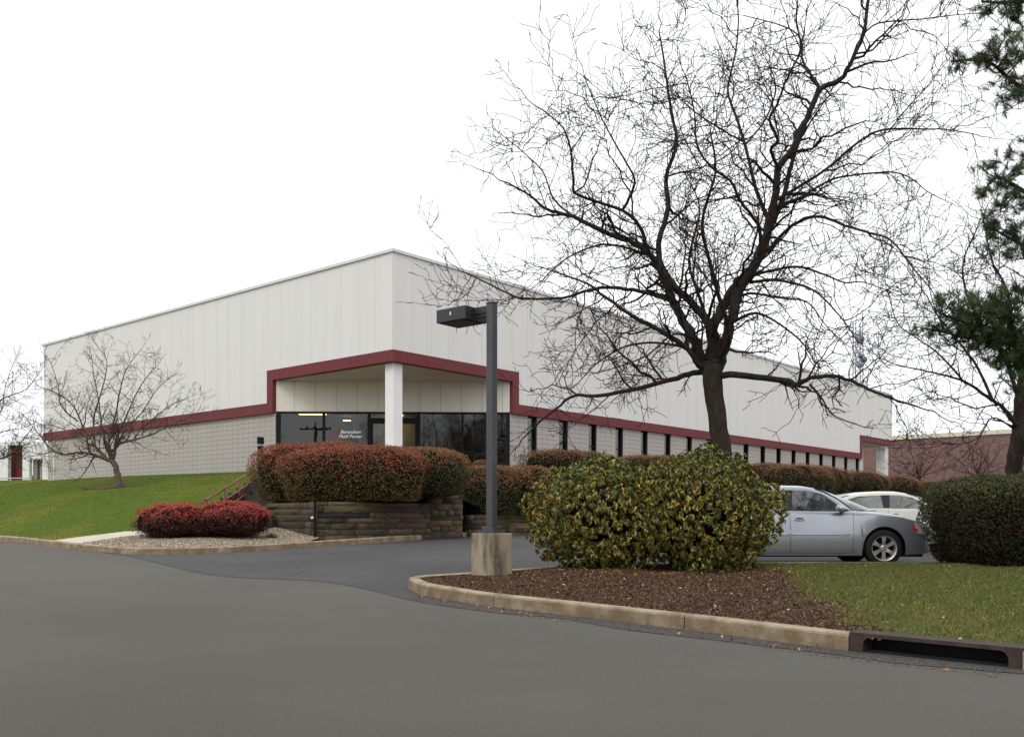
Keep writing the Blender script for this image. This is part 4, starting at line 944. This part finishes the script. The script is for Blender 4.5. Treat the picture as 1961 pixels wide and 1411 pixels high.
# second bare tree at the right, behind the yew hedge
Y0 = 20.0
t = Tree(33, crook=.25, up=.06)
t.limb([P(1944,1050,Y0), P(1942,960,Y0), P(1944,900,Y0), P(1950,840,Y0), P(1955,780,Y0), P(1962,700,Y0), P(1975,600,Y0)], [.24,.2,.17,.15,.13,.11,.07], spawn=.8)
kw = dict(spawn=.22, L1=(.6,2.1))
Lm(t, [(1950,822),(1948,815),(1920,780),(1891,760),(1854,734),(1815,720),(1766,709),(1720,700)], 0, -.5, .06, .012, **kw)
Lm(t, [(1940,820),(1900,800),(1870,840),(1830,850),(1790,845)], 0, -1.5, .02, .006, **kw)
Lm(t, [(1900,765),(1870,700),(1840,660),(1800,610),(1770,560),(1740,520)], 0, 1.2, .035, .008, **kw)
Lm(t, [(1955,770),(1925,690),(1880,620),(1850,560),(1845,500),(1870,440)], 0, -1.0, .05, .009, **kw)
Lm(t, [(1958,740),(1940,640),(1930,560),(1900,500),(1885,430),(1880,400)], 0, 1.2, .045, .009, **kw)
Lm(t, [(1850,735),(1800,680),(1760,650),(1720,620),(1700,560)], 0, .9, .025, .007, **kw)
Lm(t, [(1870,650),(1820,640),(1790,590),(1770,500)], .4, -1.2, .02, .006, **kw)
Lm(t, [(1962,720),(2010,640),(2060,560),(2090,480)], 0, .8, .07, .012, **kw)
Lm(t, [(1955,800),(2010,740),(2080,700),(2150,640)], 0, -.8, .06, .012, **kw)
Lm(t, [(1970,650),(1985,560),(1960,480),(1975,400)], 0, .6, .05, .01, **kw)
tp = P(1944,1050,Y0)
t.build('locust_tree', 'bare tree leaning at the right edge behind the yew hedge, half hidden by pine', 'tree', tuple(tp), M_['bark'], M_['twig'])
# small far bare trees before the brick building
for i, (u, Y, s, lab) in enumerate(((1765,72.0,.40,'small bare tree before the brick wall, nearer the warehouse corner'),(1878,66.0,.42,'small bare tree before the brick wall, above the yew hedge'))):
    FARL = [([(214,878),(205,850),(190,800),(170,740),(150,700)], -1, .05, .01),([(216,876),(222,830),(232,760),(240,690)], 1, .05, .01),([(216,878),(240,850),(280,800),(320,740),(350,720)], .5, .05, .01),
            ([(214,880),(180,860),(140,810),(100,780),(70,760)], .8, .05, .01),([(205,850),(240,800),(270,730),(290,690)], -1, .04, .01),([(190,860),(150,850),(100,840),(60,800)], -1, .035, .01),([(230,860),(290,845),(340,820),(390,800)], 1, .035, .01)]
    small_tree(50+i, u, 938, Y, s, lab, 'young_tree', M_['twig'], M_['twig_red'], spawn=.2, limbs=FARL, maxlev=2, group='small bare trees before the brick building', dens=1.6)
# ---------------- pine reaching in from the right ----------------
def pine():
    Yp = 14.2; tx = XU(2110, Yp); r = random.Random(9); root = empty('pine_tree', 'dark green pine whose needle tufts hang in from the right edge', 'tree', (tx, Yp, -.85))
    m = MB(); m.tube([(0,0,-.2),(0.03,0,3),(-.02,.04,6),(.05,0,9),(0,.1,11.5)], [.26,.2,.16,.11,.05], 10)
    o = Vector((tx,Yp,-.85)); tufts = []
    def bough(a, pts, spread, n, dy):
        seq = [Vector((tx, Yp, (HV-a)/F*Yp))]+[P(u,v,Yp+dy*(i+1)/len(pts)) for i,(u,v) in enumerate(pts)]
        sm = catmull(seq, 6); m.tube([p-o for p in sm], list(np.linspace(.05,.012,len(sm))), 6)
        return sm
    def cluster(u, v, dy, ru, rv, n, sm):
        c = P(u, v, Yp+dy)
        for k in range(int(n*1.25)):
            q = c+Vector((r.gauss(0,ru*.55)/F*Yp, r.gauss(0,.22), r.gauss(0,rv*.55)/F*Yp)); tufts.append(q)
            if k % 3 == 0:
                s_ = min(sm, key=lambda p: (p-q).length); mid = s_.lerp(q,.5)+Vector((0,0,-.03)); m.tube([s_-o, mid-o, q-o], [.008,.006,.004], 4)
    s1 = bough(-60, [(2000,-10),(1925,5),(1880,3)], 0,0,-.6)
    for c in ((1940,12,-.5,34,16,30),(1895,8,-.6,18,7,9),(1950,35,-.4,10,14,8)): cluster(*c, s1)
    s2 = bough(200, [(2010,190),(1945,160),(1890,118),(1822,118)], 0,0,-.9)
    for c in ((1820,118,-.9,5,4,3),(1850,116,-.9,14,5,7),(1880,112,-.85,10,9,9),(1905,108,-.8,20,18,20),(1920,75,-.8,6,10,5),(1945,82,-.7,12,12,9),(1948,115,-.6,18,18,18),(1930,140,-.6,14,12,10),(1945,180,-.5,18,26,30),(1895,100,-.8,5,8,3)): cluster(*c, s2)
    s3 = bough(420, [(2020,400),(1950,360),(1910,340),(1880,372)], 0,0,-.5)
    for c in ((1935,290,-.4,6,8,5),(1890,310,-.4,6,9,4),(1912,315,-.4,14,10,9),(1945,330,-.3,16,20,18),(1925,350,-.4,14,14,10),(1880,370,-.5,13,9,9),(1945,385,-.3,18,22,20),(1915,395,-.3,12,10,6)): cluster(*c, s3)
    s4 = bough(500, [(2020,490),(1960,470),(1905,440)], 0,0,.3)
    for c in ((1895,435,.3,12,14,14),(1925,455,.3,20,20,22),(1950,480,.3,14,18,20),(1935,440,.2,16,12,10)): cluster(*c, s4)
    s5 = bough(690, [(2020,670),(1940,640),(1860,620),(1800,600)], 0,0,-.5)
    s6 = bough(760, [(2030,740),(1960,700),(1900,660),(1770,628)], 0,0,.3)
    for c in ((1812,575,-.5,18,12,12),(1765,628,.3,12,8,6),(1795,632,.3,14,8,7),(1840,600,-.4,30,22,34),(1885,600,-.3,30,28,46),(1930,600,-.2,30,34,60),(1840,640,0,28,16,26),(1885,655,0,34,22,60),(1935,655,0,34,28,80),(1950,700,.2,22,24,36),(1915,690,.1,22,14,22),(1950,560,-.2,18,22,22),(1905,570,-.2,18,12,12),(1955,740,.3,10,30,12),(1930,725,.3,8,10,4)): cluster(*c, s5 if r.random()<.5 else s6)
    # the rest of the crown beyond the frame
    for k in range(46):
        a = r.uniform(0,6.28); z = r.uniform(3.2,11); L = r.uniform(1.0,2.2)*(1.2-z/14)
        e = Vector((tx+abs(math.cos(a))*L+.2, Yp+math.sin(a)*L, z-.85)); s_ = [Vector((tx,Yp,z-1.1)), (Vector((tx,Yp,z-1.1))+e)/2, e]; m.tube([p-o for p in s_], [.035,.02,.01], 5)
        for q in range(26): tufts.append(e.lerp(s_[0], r.uniform(0,.6))+Vector((r.gauss(0,.22), r.gauss(0,.24), r.gauss(0,.15))))
    m.build('trunk', M_['bark'], root, smooth=True)
    T = np.array([(q-o)[:] for q in tufts]); rg = np.random.default_rng(4); K = 52; n = len(T)
    ax = rg.normal(size=(n,3))*.5+np.array([-.55,-.1,.45]); ax /= np.linalg.norm(ax,axis=1)[:,None]
    c = np.repeat(T,K,0); A = np.repeat(ax,K,0); d = A*.85+rg.normal(size=c.shape)*.5; d /= np.linalg.norm(d,axis=1)[:,None]
    c = c+A*rg.uniform(-.06,.05,(len(c),1)); L = rg.uniform(.07,.125,(len(c),1)); w = np.cross(d, rg.normal(size=c.shape)); w /= np.linalg.norm(w,axis=1)[:,None]; w *= .0030
    V = np.stack([c-w, c+w, c+d*L+w*.4, c+d*L-w*.4],1).reshape(-1,3); Fq = np.arange(len(c)*4).reshape(-1,4)
    col = pick(n, [(.06,.10,.035),(.09,.14,.05),(.04,.065,.028),(.13,.18,.065)], [4,3,3,1], rg, .2)
    br = (np.abs(T+np.array(o[:])-np.array(P(1893,112,Yp-.85)[:])).max(1) < .13); col[br] = (.10,.05,.035)
    npmesh('needles', V, Fq, M_['needle'], root, np.repeat(np.repeat(col,K,0)*rg.uniform(.7,1.3,(len(c),1)),4,0))
pine()
# ---------------- cars ----------------
M_['tyre'] = mat('tyre_rubber', (.012,.012,.012), .8); M_['alloy'] = mat('alloy_wheel', (.55,.54,.52), .35, metal=.6)
M_['trim'] = mat('black_trim', (.012,.012,.013), .4)
def car_glass(name, c): return mat(name, c, .04, spec=.9, coat=1.0, noise=(1.8,[x*.35 for x in c],.42,.6), noise2=(3,(.12,.16,.12),.6,.8))
def make_car(label, paint, loc, glass, L=4.75, Hs=1.0, head=True):
    C = empty('parked_car', label, 'car', loc, 0, 'cars parked in the car park')
    fx, rx = 1.42, -1.31; wr = .33; ar = .385
    kx  = [-2.37,-2.30,-2.1,-1.75,-1.0,0,.8,1.3,1.8,2.1,2.27,2.36,2.40]
    kw_ = [.62,.76,.84,.89,.905,.91,.905,.90,.88,.84,.77,.66,.52]
    kb  = [.80,.90,.97,.99,.985,.97,.955,.93,.88,.81,.74,.66,.60]      # shoulder height
    kt  = [.84,.96,1.05,1.08,1.06,1.04,1.03,.985,.93,.85,.77,.68,.60]   # top height at centre
    kz  = [.40,.30,.24,.21,.20,.20,.20,.20,.21,.22,.24,.28,.34]
    f = lambda x, k: float(np.interp(x, kx, k))
    def zb(x):
        z = f(x,kz)
        for xw in (fx,rx):
            d = abs(x-xw)
            if d < ar: z = max(z, wr+math.sqrt(ar*ar-d*d))
        return z
    def side(x, k):                       # k 0..1 from lower edge to shoulder
        z0 = zb(x); z1 = f(x,kb); z = z0+(z1-z0)*k; w = f(x,kw_)
        y = w-.055*max(0,(.38-z)/.2)**1.5 - .05*max(0,(z-.62)/.35)**1.6+.006*math.exp(-((z-.60)/.05)**2)
        return y, z
    xs = sorted(set([round(x,4) for x in list(np.arange(-2.37,2.40,.07))+[2.40]+[xw+s*ar*math.cos(a) for xw in (fx,rx) for s in (-1,1) for a in np.linspace(0.02,1.57,9)]+[xw+s*(ar+.003) for xw in (fx,rx) for s in (-1,1)]]))
    ks = [0,.12,.25,.4,.55,.7,.82,.92,1]
    rows = []
    for x in xs:
        half = [side(x,k) for k in ks]; w = f(x,kw_); zt = f(x,kt); zs = f(x,kb)
        half += [(half[-1][0]-.03, zs+(zt-zs)*.35),(w*.72, zs+(zt-zs)*.75),(w*.4, zt),(0,zt+.01)]
        rows.append([(x,-y,z) for y,z in half]+[(x,y,z) for y,z in half[-2::-1]])
    V = [p for r in rows for p in r]; m = len(rows[0]); mb = MB(); mb.v = V
    for i in range(len(rows)-1):
        for j in range(m-1): mb.f.append((i*m+j,(i+1)*m+j,(i+1)*m+j+1,i*m+j+1))
    mb.f += [tuple(range(m)), tuple((len(rows)-1)*m+j for j in range(m))]
    body = mb.build('body', paint, C, smooth=True)
    # greenhouse
    gx = [-1.95,-1.7,-1.35,-1.0,-.7,-.3,.05,.32,.58,.90,1.22,1.50]
    gz = [1.04,1.13,1.27,1.37,1.42,1.445,1.44,1.40,1.335,1.225,1.10,.985]
    gz = [1+(z-1)*Hs for z in gz]
    gh = lambda x: float(np.interp(x, gx, gz))
    def gside(x, z): return .845-.02*max(0,abs(x+.2)-.8)-(z-.95)*.42
    xs2 = list(np.arange(-1.95,1.50,.08))+[1.50]; rows = []
    for x in xs2:
        zt = gh(x); z0 = .93; yt = gside(x, zt-.05); half = [(gside(x,z0),z0),(gside(x,(z0+zt-.05)/2),(z0+zt-.05)/2),(yt,zt-.05),(yt-.035,zt-.018),(yt-.12,zt+.002),(yt*.5,zt+.02),(0,zt+.025)]
        rows.append([(x,-y,z) for y,z in half]+[(x,y,z) for y,z in half[-2::-1]])
    mb = MB(); mb.v = [p for r in rows for p in r]; m = len(rows[0])
    for i in range(len(rows)-1):
        for j in range(m-1): mb.f.append((i*m+j,(i+1)*m+j,(i+1)*m+j+1,i*m+j+1))
    def warp(p):
        x, y, z = p; q = (abs(y)/.84)**2; return (x-.70*q*min(1,max(0,(x-.1)/1.4))+.25*q*min(1,max(0,(-1.1-x)/.85)), y, z)
    mb.v = [warp(p) for p in mb.v]; mb.build('roof', paint, C, smooth=True)
    # plan curve of the screens: side edges sit farther back than the centre
    def warp(p):
        x, y, z = p; q = (abs(y)/.84)**2; return (x-.70*q*min(1,max(0,(x-.1)/1.4))+.25*q*min(1,max(0,(-1.1-x)/.85)), y, z)
    # side windows as thin panes on the greenhouse side (both sides)
    def pane(name, poly, mt_, off, s, par=C):
        pts = [Vector(p) for p in poly]; n = len(pts); P2 = list(pts)
        x0,x1 = min(p.x for p in pts), max(p.x for p in pts); z0,z1 = min(p.y for p in pts), max(p.y for p in pts)
        x = x0+.07
        while x < x1:
            z = z0+.06
            while z < z1:
                if inside([tuple(p) for p in pts], x, z): P2.append(Vector((x,z)))
                z += .09
            x += .1
        v,e,fc,*_ = delaunay_2d_cdt(P2, [(i,(i+1)%n) for i in range(n)], [list(range(n))], 1, 1e-4)
        b_ = MB(); b_.v = [(p.x, s*(gside(p.x,p.y)+off), p.y) for p in v]; b_.f = [tuple(q) for q in fc]
        b_.v = [warp(p) for p in b_.v]
        return b_.build(name, mt_, par, smooth=True)
    def topz(x): return gh(x)-.075
    fwin = [(-.20,.975),(1.24,.975),(1.2,.99)]+[(x, topz(x)-.012) for x in (1.1,.95,.8,.65,.5,.38,.25,.1,-.05,-.16)]
    rwin = [(-1.15,.985),(-.34,.975),(-.36,topz(-.36)-.02),(-.6,topz(-.6)-.02),(-.85,topz(-.85)-.02),(-1.1,topz(-1.1)-.02),(-1.22,1.12)]
    qwin = [(-1.55,1.02),(-1.23,1.0),(-1.27,1.14),(-1.28,topz(-1.28)-.04),(-1.45,1.08)]
    def grow_(poly, d):
        c = Vector((sum(p[0] for p in poly)/len(poly), sum(p[1] for p in poly)/len(poly)))
        return [tuple(Vector(p)+(Vector(p)-c).normalized()*d) for p in poly]
    for s in (-1,1):
        for pl in (fwin,rwin):
            fo = pane('window_frame', grow_(pl,.03), M_['trim'], .004, s); pane('window', pl, glass, .009, s, fo)
        pane('window', qwin, glass, .006, s)
        pane('pillar', [(-.35,.965),(-.19,.965),(-.15,topz(-.15)),(-.36,topz(-.36))], M_['trim'], .0045, s)
    # windscreen and rear window follow the roof skin
    def screen(name, xa, xb, par=C):
        b_ = MB(); n = 10; rowsn = []
        for i in range(n+1):
            x = xa+(xb-xa)*i/n; zt = gh(x); yt = gside(x, zt-.05)-.055
            rowsn.append([(x+.0, yt*q, zt+.025-.023*abs(q)**2.2+.008) for q in np.linspace(-1,1,9)])
        b_.v = [warp(p) for r in rowsn for p in r]
        for i in range(n):
            for j in range(8): b_.f.append((i*9+j,(i+1)*9+j,(i+1)*9+j+1,i*9+j+1))
        return b_.build(name, mt_ws, par, smooth=True)
    mt_ws = mat('windscreen_glass', (.13,.155,.14), .06, spec=.5, noise=(2.5,(.30,.34,.28),.5,.7), noise2=(4,(.05,.055,.05),.5,.7))
    screen('windscreen', .34, 1.46); screen('rear_window', -1.85, -1.05)
    MB().box(1.40,1.49,-.35,.35,.995,1.008).build('wiper_cowl', M_['trim'], C)
    # underbody and wheel wells
    MB().box(-2.15,2.2,-.66,.66,.17,.75).build('underbody', M_['black'], C)
    # doors: seams, handles, trim
    def seam(x, k0, k1, dx=0):
        for s in (-1,):
            pts = []
            for k in np.linspace(k0,k1,8):
                y,z = side(x,k); pts.append((x+dx*(k-k0), s*(y-.0005), z))
            MB().tube(pts, .0042, 4).build('door_seam', M_['trim'], C)
    seam(-.25,.06,1); seam(.86,.06,1,.02); seam(-1.0,.45,1,0)
    pts = [(x, -(side(x,.06)[0]+.0), side(x,.06)[1]) for x in np.linspace(-.95,.86,12)]; MB().tube(pts, .004, 4).build('door_seam', M_['trim'], C)
    M_trim = paint
    for a, b_ in ((-.95,-.27),(-.22,.80)):
        st = MB(); 
        pp = []
        for x in np.linspace(a,b_,10):
            kk = (.575-zb(x))/(f(x,kb)-zb(x)); y,z = side(x,kk); pp.append((x,-(y+.004),.578))
        st.tube(pp, .014, 6); st.build('side_trim', mat('pale_trim',(.62,.63,.66),.3,metal=.3) if 'pale_trim' not in bpy.data.materials else bpy.data.materials['pale_trim'], C, smooth=True)
    for x0 in (-.17,-.93):
        y,z = side(x0+.08,.78)
        MB().box(x0,x0+.17,-(y+.03),-(y+.012),.822,.848).box(x0+.01,x0+.03,-(y+.013),-(y-.01),.826,.844).box(x0+.14,x0+.16,-(y+.013),-(y-.01),.826,.844).build('door_handle', paint, C, bevel=.005)
        MB().box(x0+.03,x0+.14,-(y+.004),-(y-.005),.835,.872).build('handle_recess', M_['trim'], C)
    # mirrors
    for s in (-1,1):
        mm = MB(); vs = []
        bm = bmesh.new(); bmesh.ops.create_uvsphere(bm, u_segments=14, v_segments=8, radius=1)
        me = bpy.data.meshes.new('mirror')
        for v in bm.verts: 
            q = v.co; v.co = Vector((.62+q.x*(.10 if q.x < 0 else .15), s*(.98+q.y*.10), 1.03+q.z*.07*(1.0 if q.x<0 else .8)-.02*q.x))
        bm.to_mesh(me); bm.free(); me.materials.append(paint); me.polygons.foreach_set('use_smooth',[True]*len(me.polygons)); mo = link(bpy.data.objects.new('mirror', me), C)
        MB().tube([(.70,s*.82,.985),(.66,s*.93,1.0)], [.035,.03], 8).build('mirror_stem', M_['trim'], mo)
    # headlights (amber corner) and tail lights
    for s in (-1,1):
        for nm, k0, k1, xa, xb, mm in (('headlight',.62,.93,1.98,2.28,mat('headlight_lens',(.5,.5,.5),.08,coat=1)), ('indicator',.60,.88,1.90,2.03,mat('amber_red_lens',(.55,.05,.015),.15,coat=1)), ('tail_light',.6,.98,-2.3,-2.0,mat('red_lens',(.4,.01,.01),.15,coat=1))):
            b_ = MB(); nn = 6
            for i in range(nn+1):
                x = xa+(xb-xa)*i/nn; tp_ = (i/nn if nm=='indicator' else 1); 
                for j in range(4):
                    mid_ = .76; k = mid_+(k0+(k1-k0)*j/3-mid_)*max(.12,tp_); y,z = side(x,k); b_.v.append((x, s*(y+.006), z))
            for i in range(nn):
                for j in range(3): b_.f.append((i*4+j,(i+1)*4+j,(i+1)*4+j+1,i*4+j+1))
            b_.build(nm, mm, C, smooth=True)
    # wheels
    for xw in (fx,rx):
        for s in (-1,1):
            yo = s*.885
            w = MB().lathe([(.215,-.10),(.30,-.115),(.325,-.09),(.33,0),(.325,.09),(.30,.115),(.215,.10)], (xw, s*.775, wr), 'y', 36).build('wheel', M_['tyre'], C, smooth=True)
            r_ = MB().lathe([(.222,s*.112),(.228,s*.118),(.205,s*.10),(.198,s*.03),(.195,-s*.09)], (xw, s*.775, wr), 'y', 36)
            for k in range(6):
                a = R(30+60*k); ca, sa = math.cos(a), math.sin(a); pr = []
                q = [(.03,-.034),(.12,-.026),(.207,-.046),(.207,.046),(.12,.026),(.03,.034)]
                fr = [(xw+p*ca-t_*sa, s*(.775+.098-.02*(p<.1)), wr+p*sa+t_*ca) for p,t_ in q]; bk = [(x,y-s*.03,z) for x,y,z in fr]; n_=6
                r_.add(fr+bk, [tuple(range(6)), tuple(range(11,5,-1))]+[(i,(i+1)%6,(i+1)%6+6,i+6) for i in range(6)])
            r_.lathe([(0,s*.095),(.035,s*.095),(.055,s*.085),(.06,s*.05)], (xw, s*.775, wr), 'y', 20)
            r_.build('rim', M_['alloy'], w, smooth=False)
            MB().lathe([(0,s*.0),(.2,s*.0)], (xw, s*.775, wr), 'y', 20).build('brake_disc', M_['black'], w)
    # mirror faces, seats glimpsed: front grille and bumper insert
    MB().box(2.385,2.412,-.33,.33,.50,.62).build('grille', M_['trim'], C)
    MB().box(2.40,2.43,-.26,.26,.36,.46).build('number_plate', M_['white'], C)
    return C
silver = mat('silver_paint', (.41,.44,.50), .26, metal=.6, coat=1.0)
cream = mat('cream_paint', (.74,.72,.64), .3, coat=1.0)
cx = XU(1694,16.75)-1.42
make_car('silver sedan parked behind the mulch island, its nose hidden by the yew hedge', silver, (cx, 16.75+.9, zr(0,17.6)), car_glass('dark_car_glass', (.075,.085,.09)))
make_car('cream-white car parked farther back, only its roof and windows showing beyond the silver sedan', cream, (XU(1702,21.3)+.25, 21.3+.9, zr(0,22.2)-.03), car_glass('green_car_glass', (.16,.19,.17)), Hs=.85)
# ---------------- things across the road, seen mirrored in the entrance glass ----------------
a_, b2 = bl(.12,7.2), bl(6.6,.12); td = (b2-a_).normalized(); nm = Vector((-td.y, td.x, 0))
def mirror(p): return p-nm*2*((p-a_).dot(nm))
up = mirror(Vector((XU(604,99), 99, 0))); UP = empty('utility_pole', 'wooden utility pole with cross-arm mirrored in the leftmost entrance glass', 'utility pole', (up.x, up.y, -1.45))
MB().tube([(0,0,0),(0,0,11.6)], [.2,.15], 10).build('pole', M_['bark'], UP)
MB().box(-1.7,1.7,-.08,.08,10.7,10.9).build('cross_arm', M_['bark'], UP)
for x in (-1.5,-.9,.9,1.5): MB().tube([(x,0,10.9),(x,0,11.1)], .07, 8).build('insulator', M_['lamp_head'], UP)
src = BT1
for k, (u, Y, sc_, rz_) in enumerate(((690,84,.9,1.2),(820,80,1.0,2.8),(870,92,1.3,.9),(915,84,1.1,4.1),(960,96,1.3,5.9),(1040,84,1.1,5.2),(1120,90,1.2,.4))):
    p = mirror(Vector((XU(u,Y), Y, 0))); r0 = src.copy(); link(r0); r0.location = (p.x, p.y, -1.45); r0.rotation_euler = (0,0,rz_); r0.scale = (sc_,)*3
    tag(r0, 'bare tree across the road mirrored in the dark entrance glass', 'tree', 'bare trees mirrored in the entrance glass')
    for ch in list(src.children): c = ch.copy(); link(c); c.parent = r0
# ---------------- grass, chips, leaves, stones ----------------
def blades(name, area, n, zf, hgt, wid, pal, wts, seed, cond=None):
    r = np.random.default_rng(seed); xs = [p[0] for p in area]; ys = [p[1] for p in area]; pts = []
    while len(pts) < n:
        X = r.uniform(max(min(xs),-40), min(max(xs),13.5), 20000); Y = r.uniform(max(min(ys),0), max(ys), 20000); k = (abs(X) < .75*Y+1.5) & inside_np(area, X, Y)
        X, Y = X[k], Y[k]
        if cond: k = cond(X, Y, r); X, Y = X[k], Y[k]
        pts += [(x,y,zf(x,y)) for x, y in zip(X[:n-len(pts)], Y)]
    p = np.array(pts); n = len(p); a = r.uniform(0,6.28,n); w = np.c_[np.cos(a),np.sin(a),np.zeros(n)]*wid*.5
    h = hgt*r.uniform(.5,1.3,(n,1)); lean = np.c_[r.normal(size=(n,2))*.5*h, h]
    V = np.stack([p-w, p+w, p+lean*np.array([.5,.5,.65])+w*.6, p+lean],1).reshape(-1,3); Fq = np.arange(n*4).reshape(-1,4)
    o = npmesh(name, V, Fq, M_['leaf'], None, np.repeat(pick(n, pal, wts, r),4,0)); o['kind'] = 'stuff'; tag(o, cat='grass'); return o
gz_cache = {}
def izc(x, y):
    k = (round(x,1), round(y,1))
    if k not in gz_cache: gz_cache[k] = isl_z(*k)
    return gz_cache[k]+(y-k[1])*.026
GP = [tuple(q) for q in grass_area]
def soft(area, s1, s2):
    def c(x, y, r):
        k = s1*np.sin(x*3.1+1.7*np.sin(y*2.3))*np.cos(y*2.9+x)+r.normal(size=len(x))*s2
        return inside_np(area, x+k, y+k*.6)
    return c
b1 = blades('grass', isl_poly, 125000, izc, .035, .007, [(.12,.155,.033),(.23,.19,.06),(.07,.10,.025),(.30,.215,.09),(.14,.19,.04)], [6,3.6,3.4,1.8,3], 61, cond=soft(GP,.28,.10)); b1['label'] = 'thin brownish green lawn grass beside the mulch'
b3 = blades('grass', lawn_poly, 80000, lambda x,y: HL(x,y), .035, .013, [(.095,.165,.018),(.19,.175,.03),(.062,.11,.014),(.125,.185,.026)], [5,3,4,3], 63, cond=lambda x,y,r: (x > -40) & (y < 50)); b3['label'] = 'bright green lawn grass on the slope'
def litter(name, label, area, n, zf, size, pal, wts, seed, flat=.5, aspect=.5, cat='litter', cond=None, thick=False):
    r = np.random.default_rng(seed); xs = [p[0] for p in area]; ys = [p[1] for p in area]; pts = []
    while len(pts) < n:
        X = r.uniform(min(xs), min(max(xs),9.5), n*3); Y = r.uniform(max(2,min(ys)), max(ys), n*3); k = (abs(X) < .56*Y+.3) & inside_np(area, X, Y)
        X, Y = X[k], Y[k]
        if cond: k = cond(X, Y, r); X, Y = X[k], Y[k]
        pts += [(x,y,zf(x,y)+size*.15) for x, y in zip(X[:n-len(pts)], Y)]
    pts = pts[:n]; p = np.array(pts); Nn = np.c_[r.normal(size=(n,2))*flat, np.ones(n)]; col = pick(n, pal, wts, r)
    if not thick:
        o = leaves(name, p, Nn/1.0, size, size*aspect, col, M_['matte'], None, fold=False, seed=seed)
    else:
        s = size*r.uniform(.4,1.2,(n,1)); 
        oc = np.array([(1,0,0),(0,1,0),(-1,0,0),(0,-1,0),(0,0,.7),(0,0,-.7)])
        V = p[:,None,:]+(oc[None]*(1+r.normal(size=(n,6,1))*.2))*s[:,None,:]*.5
        fq = np.array([(0,1,4),(1,2,4),(2,3,4),(3,0,4),(1,0,5),(2,1,5),(3,2,5),(0,3,5)]); Fq = (np.arange(n)[:,None,None]*6+fq[None]).reshape(-1,3)
        o = npmesh(name, V.reshape(-1,3), Fq, M_['matte'], None, np.repeat(col,6,0))
    o['kind'] = 'stuff'; tag(o, label, cat); return o
litter('mulch_chips', 'brown bark chips covering the island bed', isl_poly, 52000, izc, .035, [(.125,.068,.038),(.065,.035,.021),(.20,.12,.07),(.09,.048,.028),(.25,.18,.12)], [5,5,2,4,.7], 71, flat=.9, cat='mulch', cond=soft([tuple(q) for q in mulch_area],.16,.14))
litter('fallen_leaves', 'yellow and tan fallen leaves on the mulch and grass', isl_poly, 700, izc, .05, [(.45,.30,.06),(.42,.22,.06),(.30,.15,.06),(.55,.5,.38)], [4,3,3,1.5], 72, flat=.5, cat='leaves')
litter('fallen_leaves', 'denser yellow leaves dropped under the broadleaf shrubs', isl_poly, 380, izc, .05, [(.40,.30,.05),(.30,.22,.04),(.42,.2,.05)], [4,3,2], 73, flat=.5, cat='leaves', cond=lambda x,y,r: (abs(y-13.7) < .9) & (x > .2) & (x < 4.4))
litter('pebbles', 'tan and white pebbles of the gravel bed', gravel_poly, 26000, lambda x,y: HL(x,y), .05, [(.31,.26,.18),(.46,.41,.32),(.2,.155,.11),(.25,.17,.12),(.11,.09,.07)], [4,2,3,2,2], 74, cat='pebbles', thick=True)
litter('pebbles', 'stray gravel and crumbs along the near kerb gutter', [(p.x,p.y) for p in offset2([Vector(q) for q in (G(808,1141),G(1075,1179),G(1400,1219),G(1955,1286))], -.02)]+[(p.x,p.y) for p in offset2([Vector(q) for q in (G(808,1141),G(1075,1179),G(1400,1219),G(1955,1286))], .0)][::-1] if False else [(3.9,6.85),(3.8,7.0),(.5,10.25),(-.9,11.8),(-.95,11.72),(.4,10.1),(3.6,6.9)], 900, lambda x,y: zr(x,y), .012, [(.2,.16,.12),(.1,.08,.06),(.3,.25,.2)], [3,3,1], 75, cat='pebbles', thick=True)
gut = [tuple(G(u,v)[:2]) for u,v in ((808,1141),(930,1162),(1075,1179),(1188,1193),(1400,1219),(1646,1252),(1955,1287))]
gut = gut+[(x-.28,y-.22) for x,y in gut[::-1]]
litter('fallen_leaves', 'scattered tan leaves lying in the gutter along the near kerb', gut, 46, lambda x,y: zr(x,y)+.006, .05, [(.40,.22,.07),(.30,.15,.06),(.48,.36,.08)], [3,3,2], 81, flat=.4, cat='leaves')
litter('grit', 'gutter grit and leaf crumbs along the near kerb', gut, 2600, lambda x,y: zr(x,y)+.006, .012, [(.16,.10,.06),(.09,.06,.04),(.26,.2,.13)], [3,3,1], 82, cat='grit', thick=True)
litter('fallen_leaves', 'brown bark scraps and leaves along the ragged edge of the verge', [(q.x+a,q.y) for q,a in [(q,-.12) for q in border]]+[(q.x+.2,q.y+.12) for q in border[::-1]], 420, izc, .045, [(.30,.14,.07),(.22,.10,.06),(.42,.26,.12)], [3,3,1.5], 83, flat=.6, cat='leaves')
# small weeds
for u, v, Y_, lab in ((520,1036,None,'small green weed in the gravel bed near the stone wall'),(1570,1238,None,'tiny weed growing in the gutter by the near kerb')):
    g0 = G(u, v, .13 if u < 600 else 0); w_ = empty('weed', lab, 'weed', (g0.x, g0.y, HL(g0.x,g0.y) if u < 600 else g0.z))
    r = np.random.default_rng(u); n = 140; s_ = .16 if u < 600 else .05
    d = r.normal(size=(n,3)); d[:,2] = abs(d[:,2]); d /= np.linalg.norm(d,axis=1)[:,None]
    leaves('foliage', d*s_*r.uniform(.3,1,(n,1)), d, s_*.5, s_*.18, pick(n, [(.05,.09,.02),(.09,.13,.03)], [1,1], r), M_['leaf'], w_, seed=u)
for o in SC.objects:
    if o.get('label') and o.parent is None and not o.get('category') and not o.get('kind'): print('MISSING CAT', o.name)
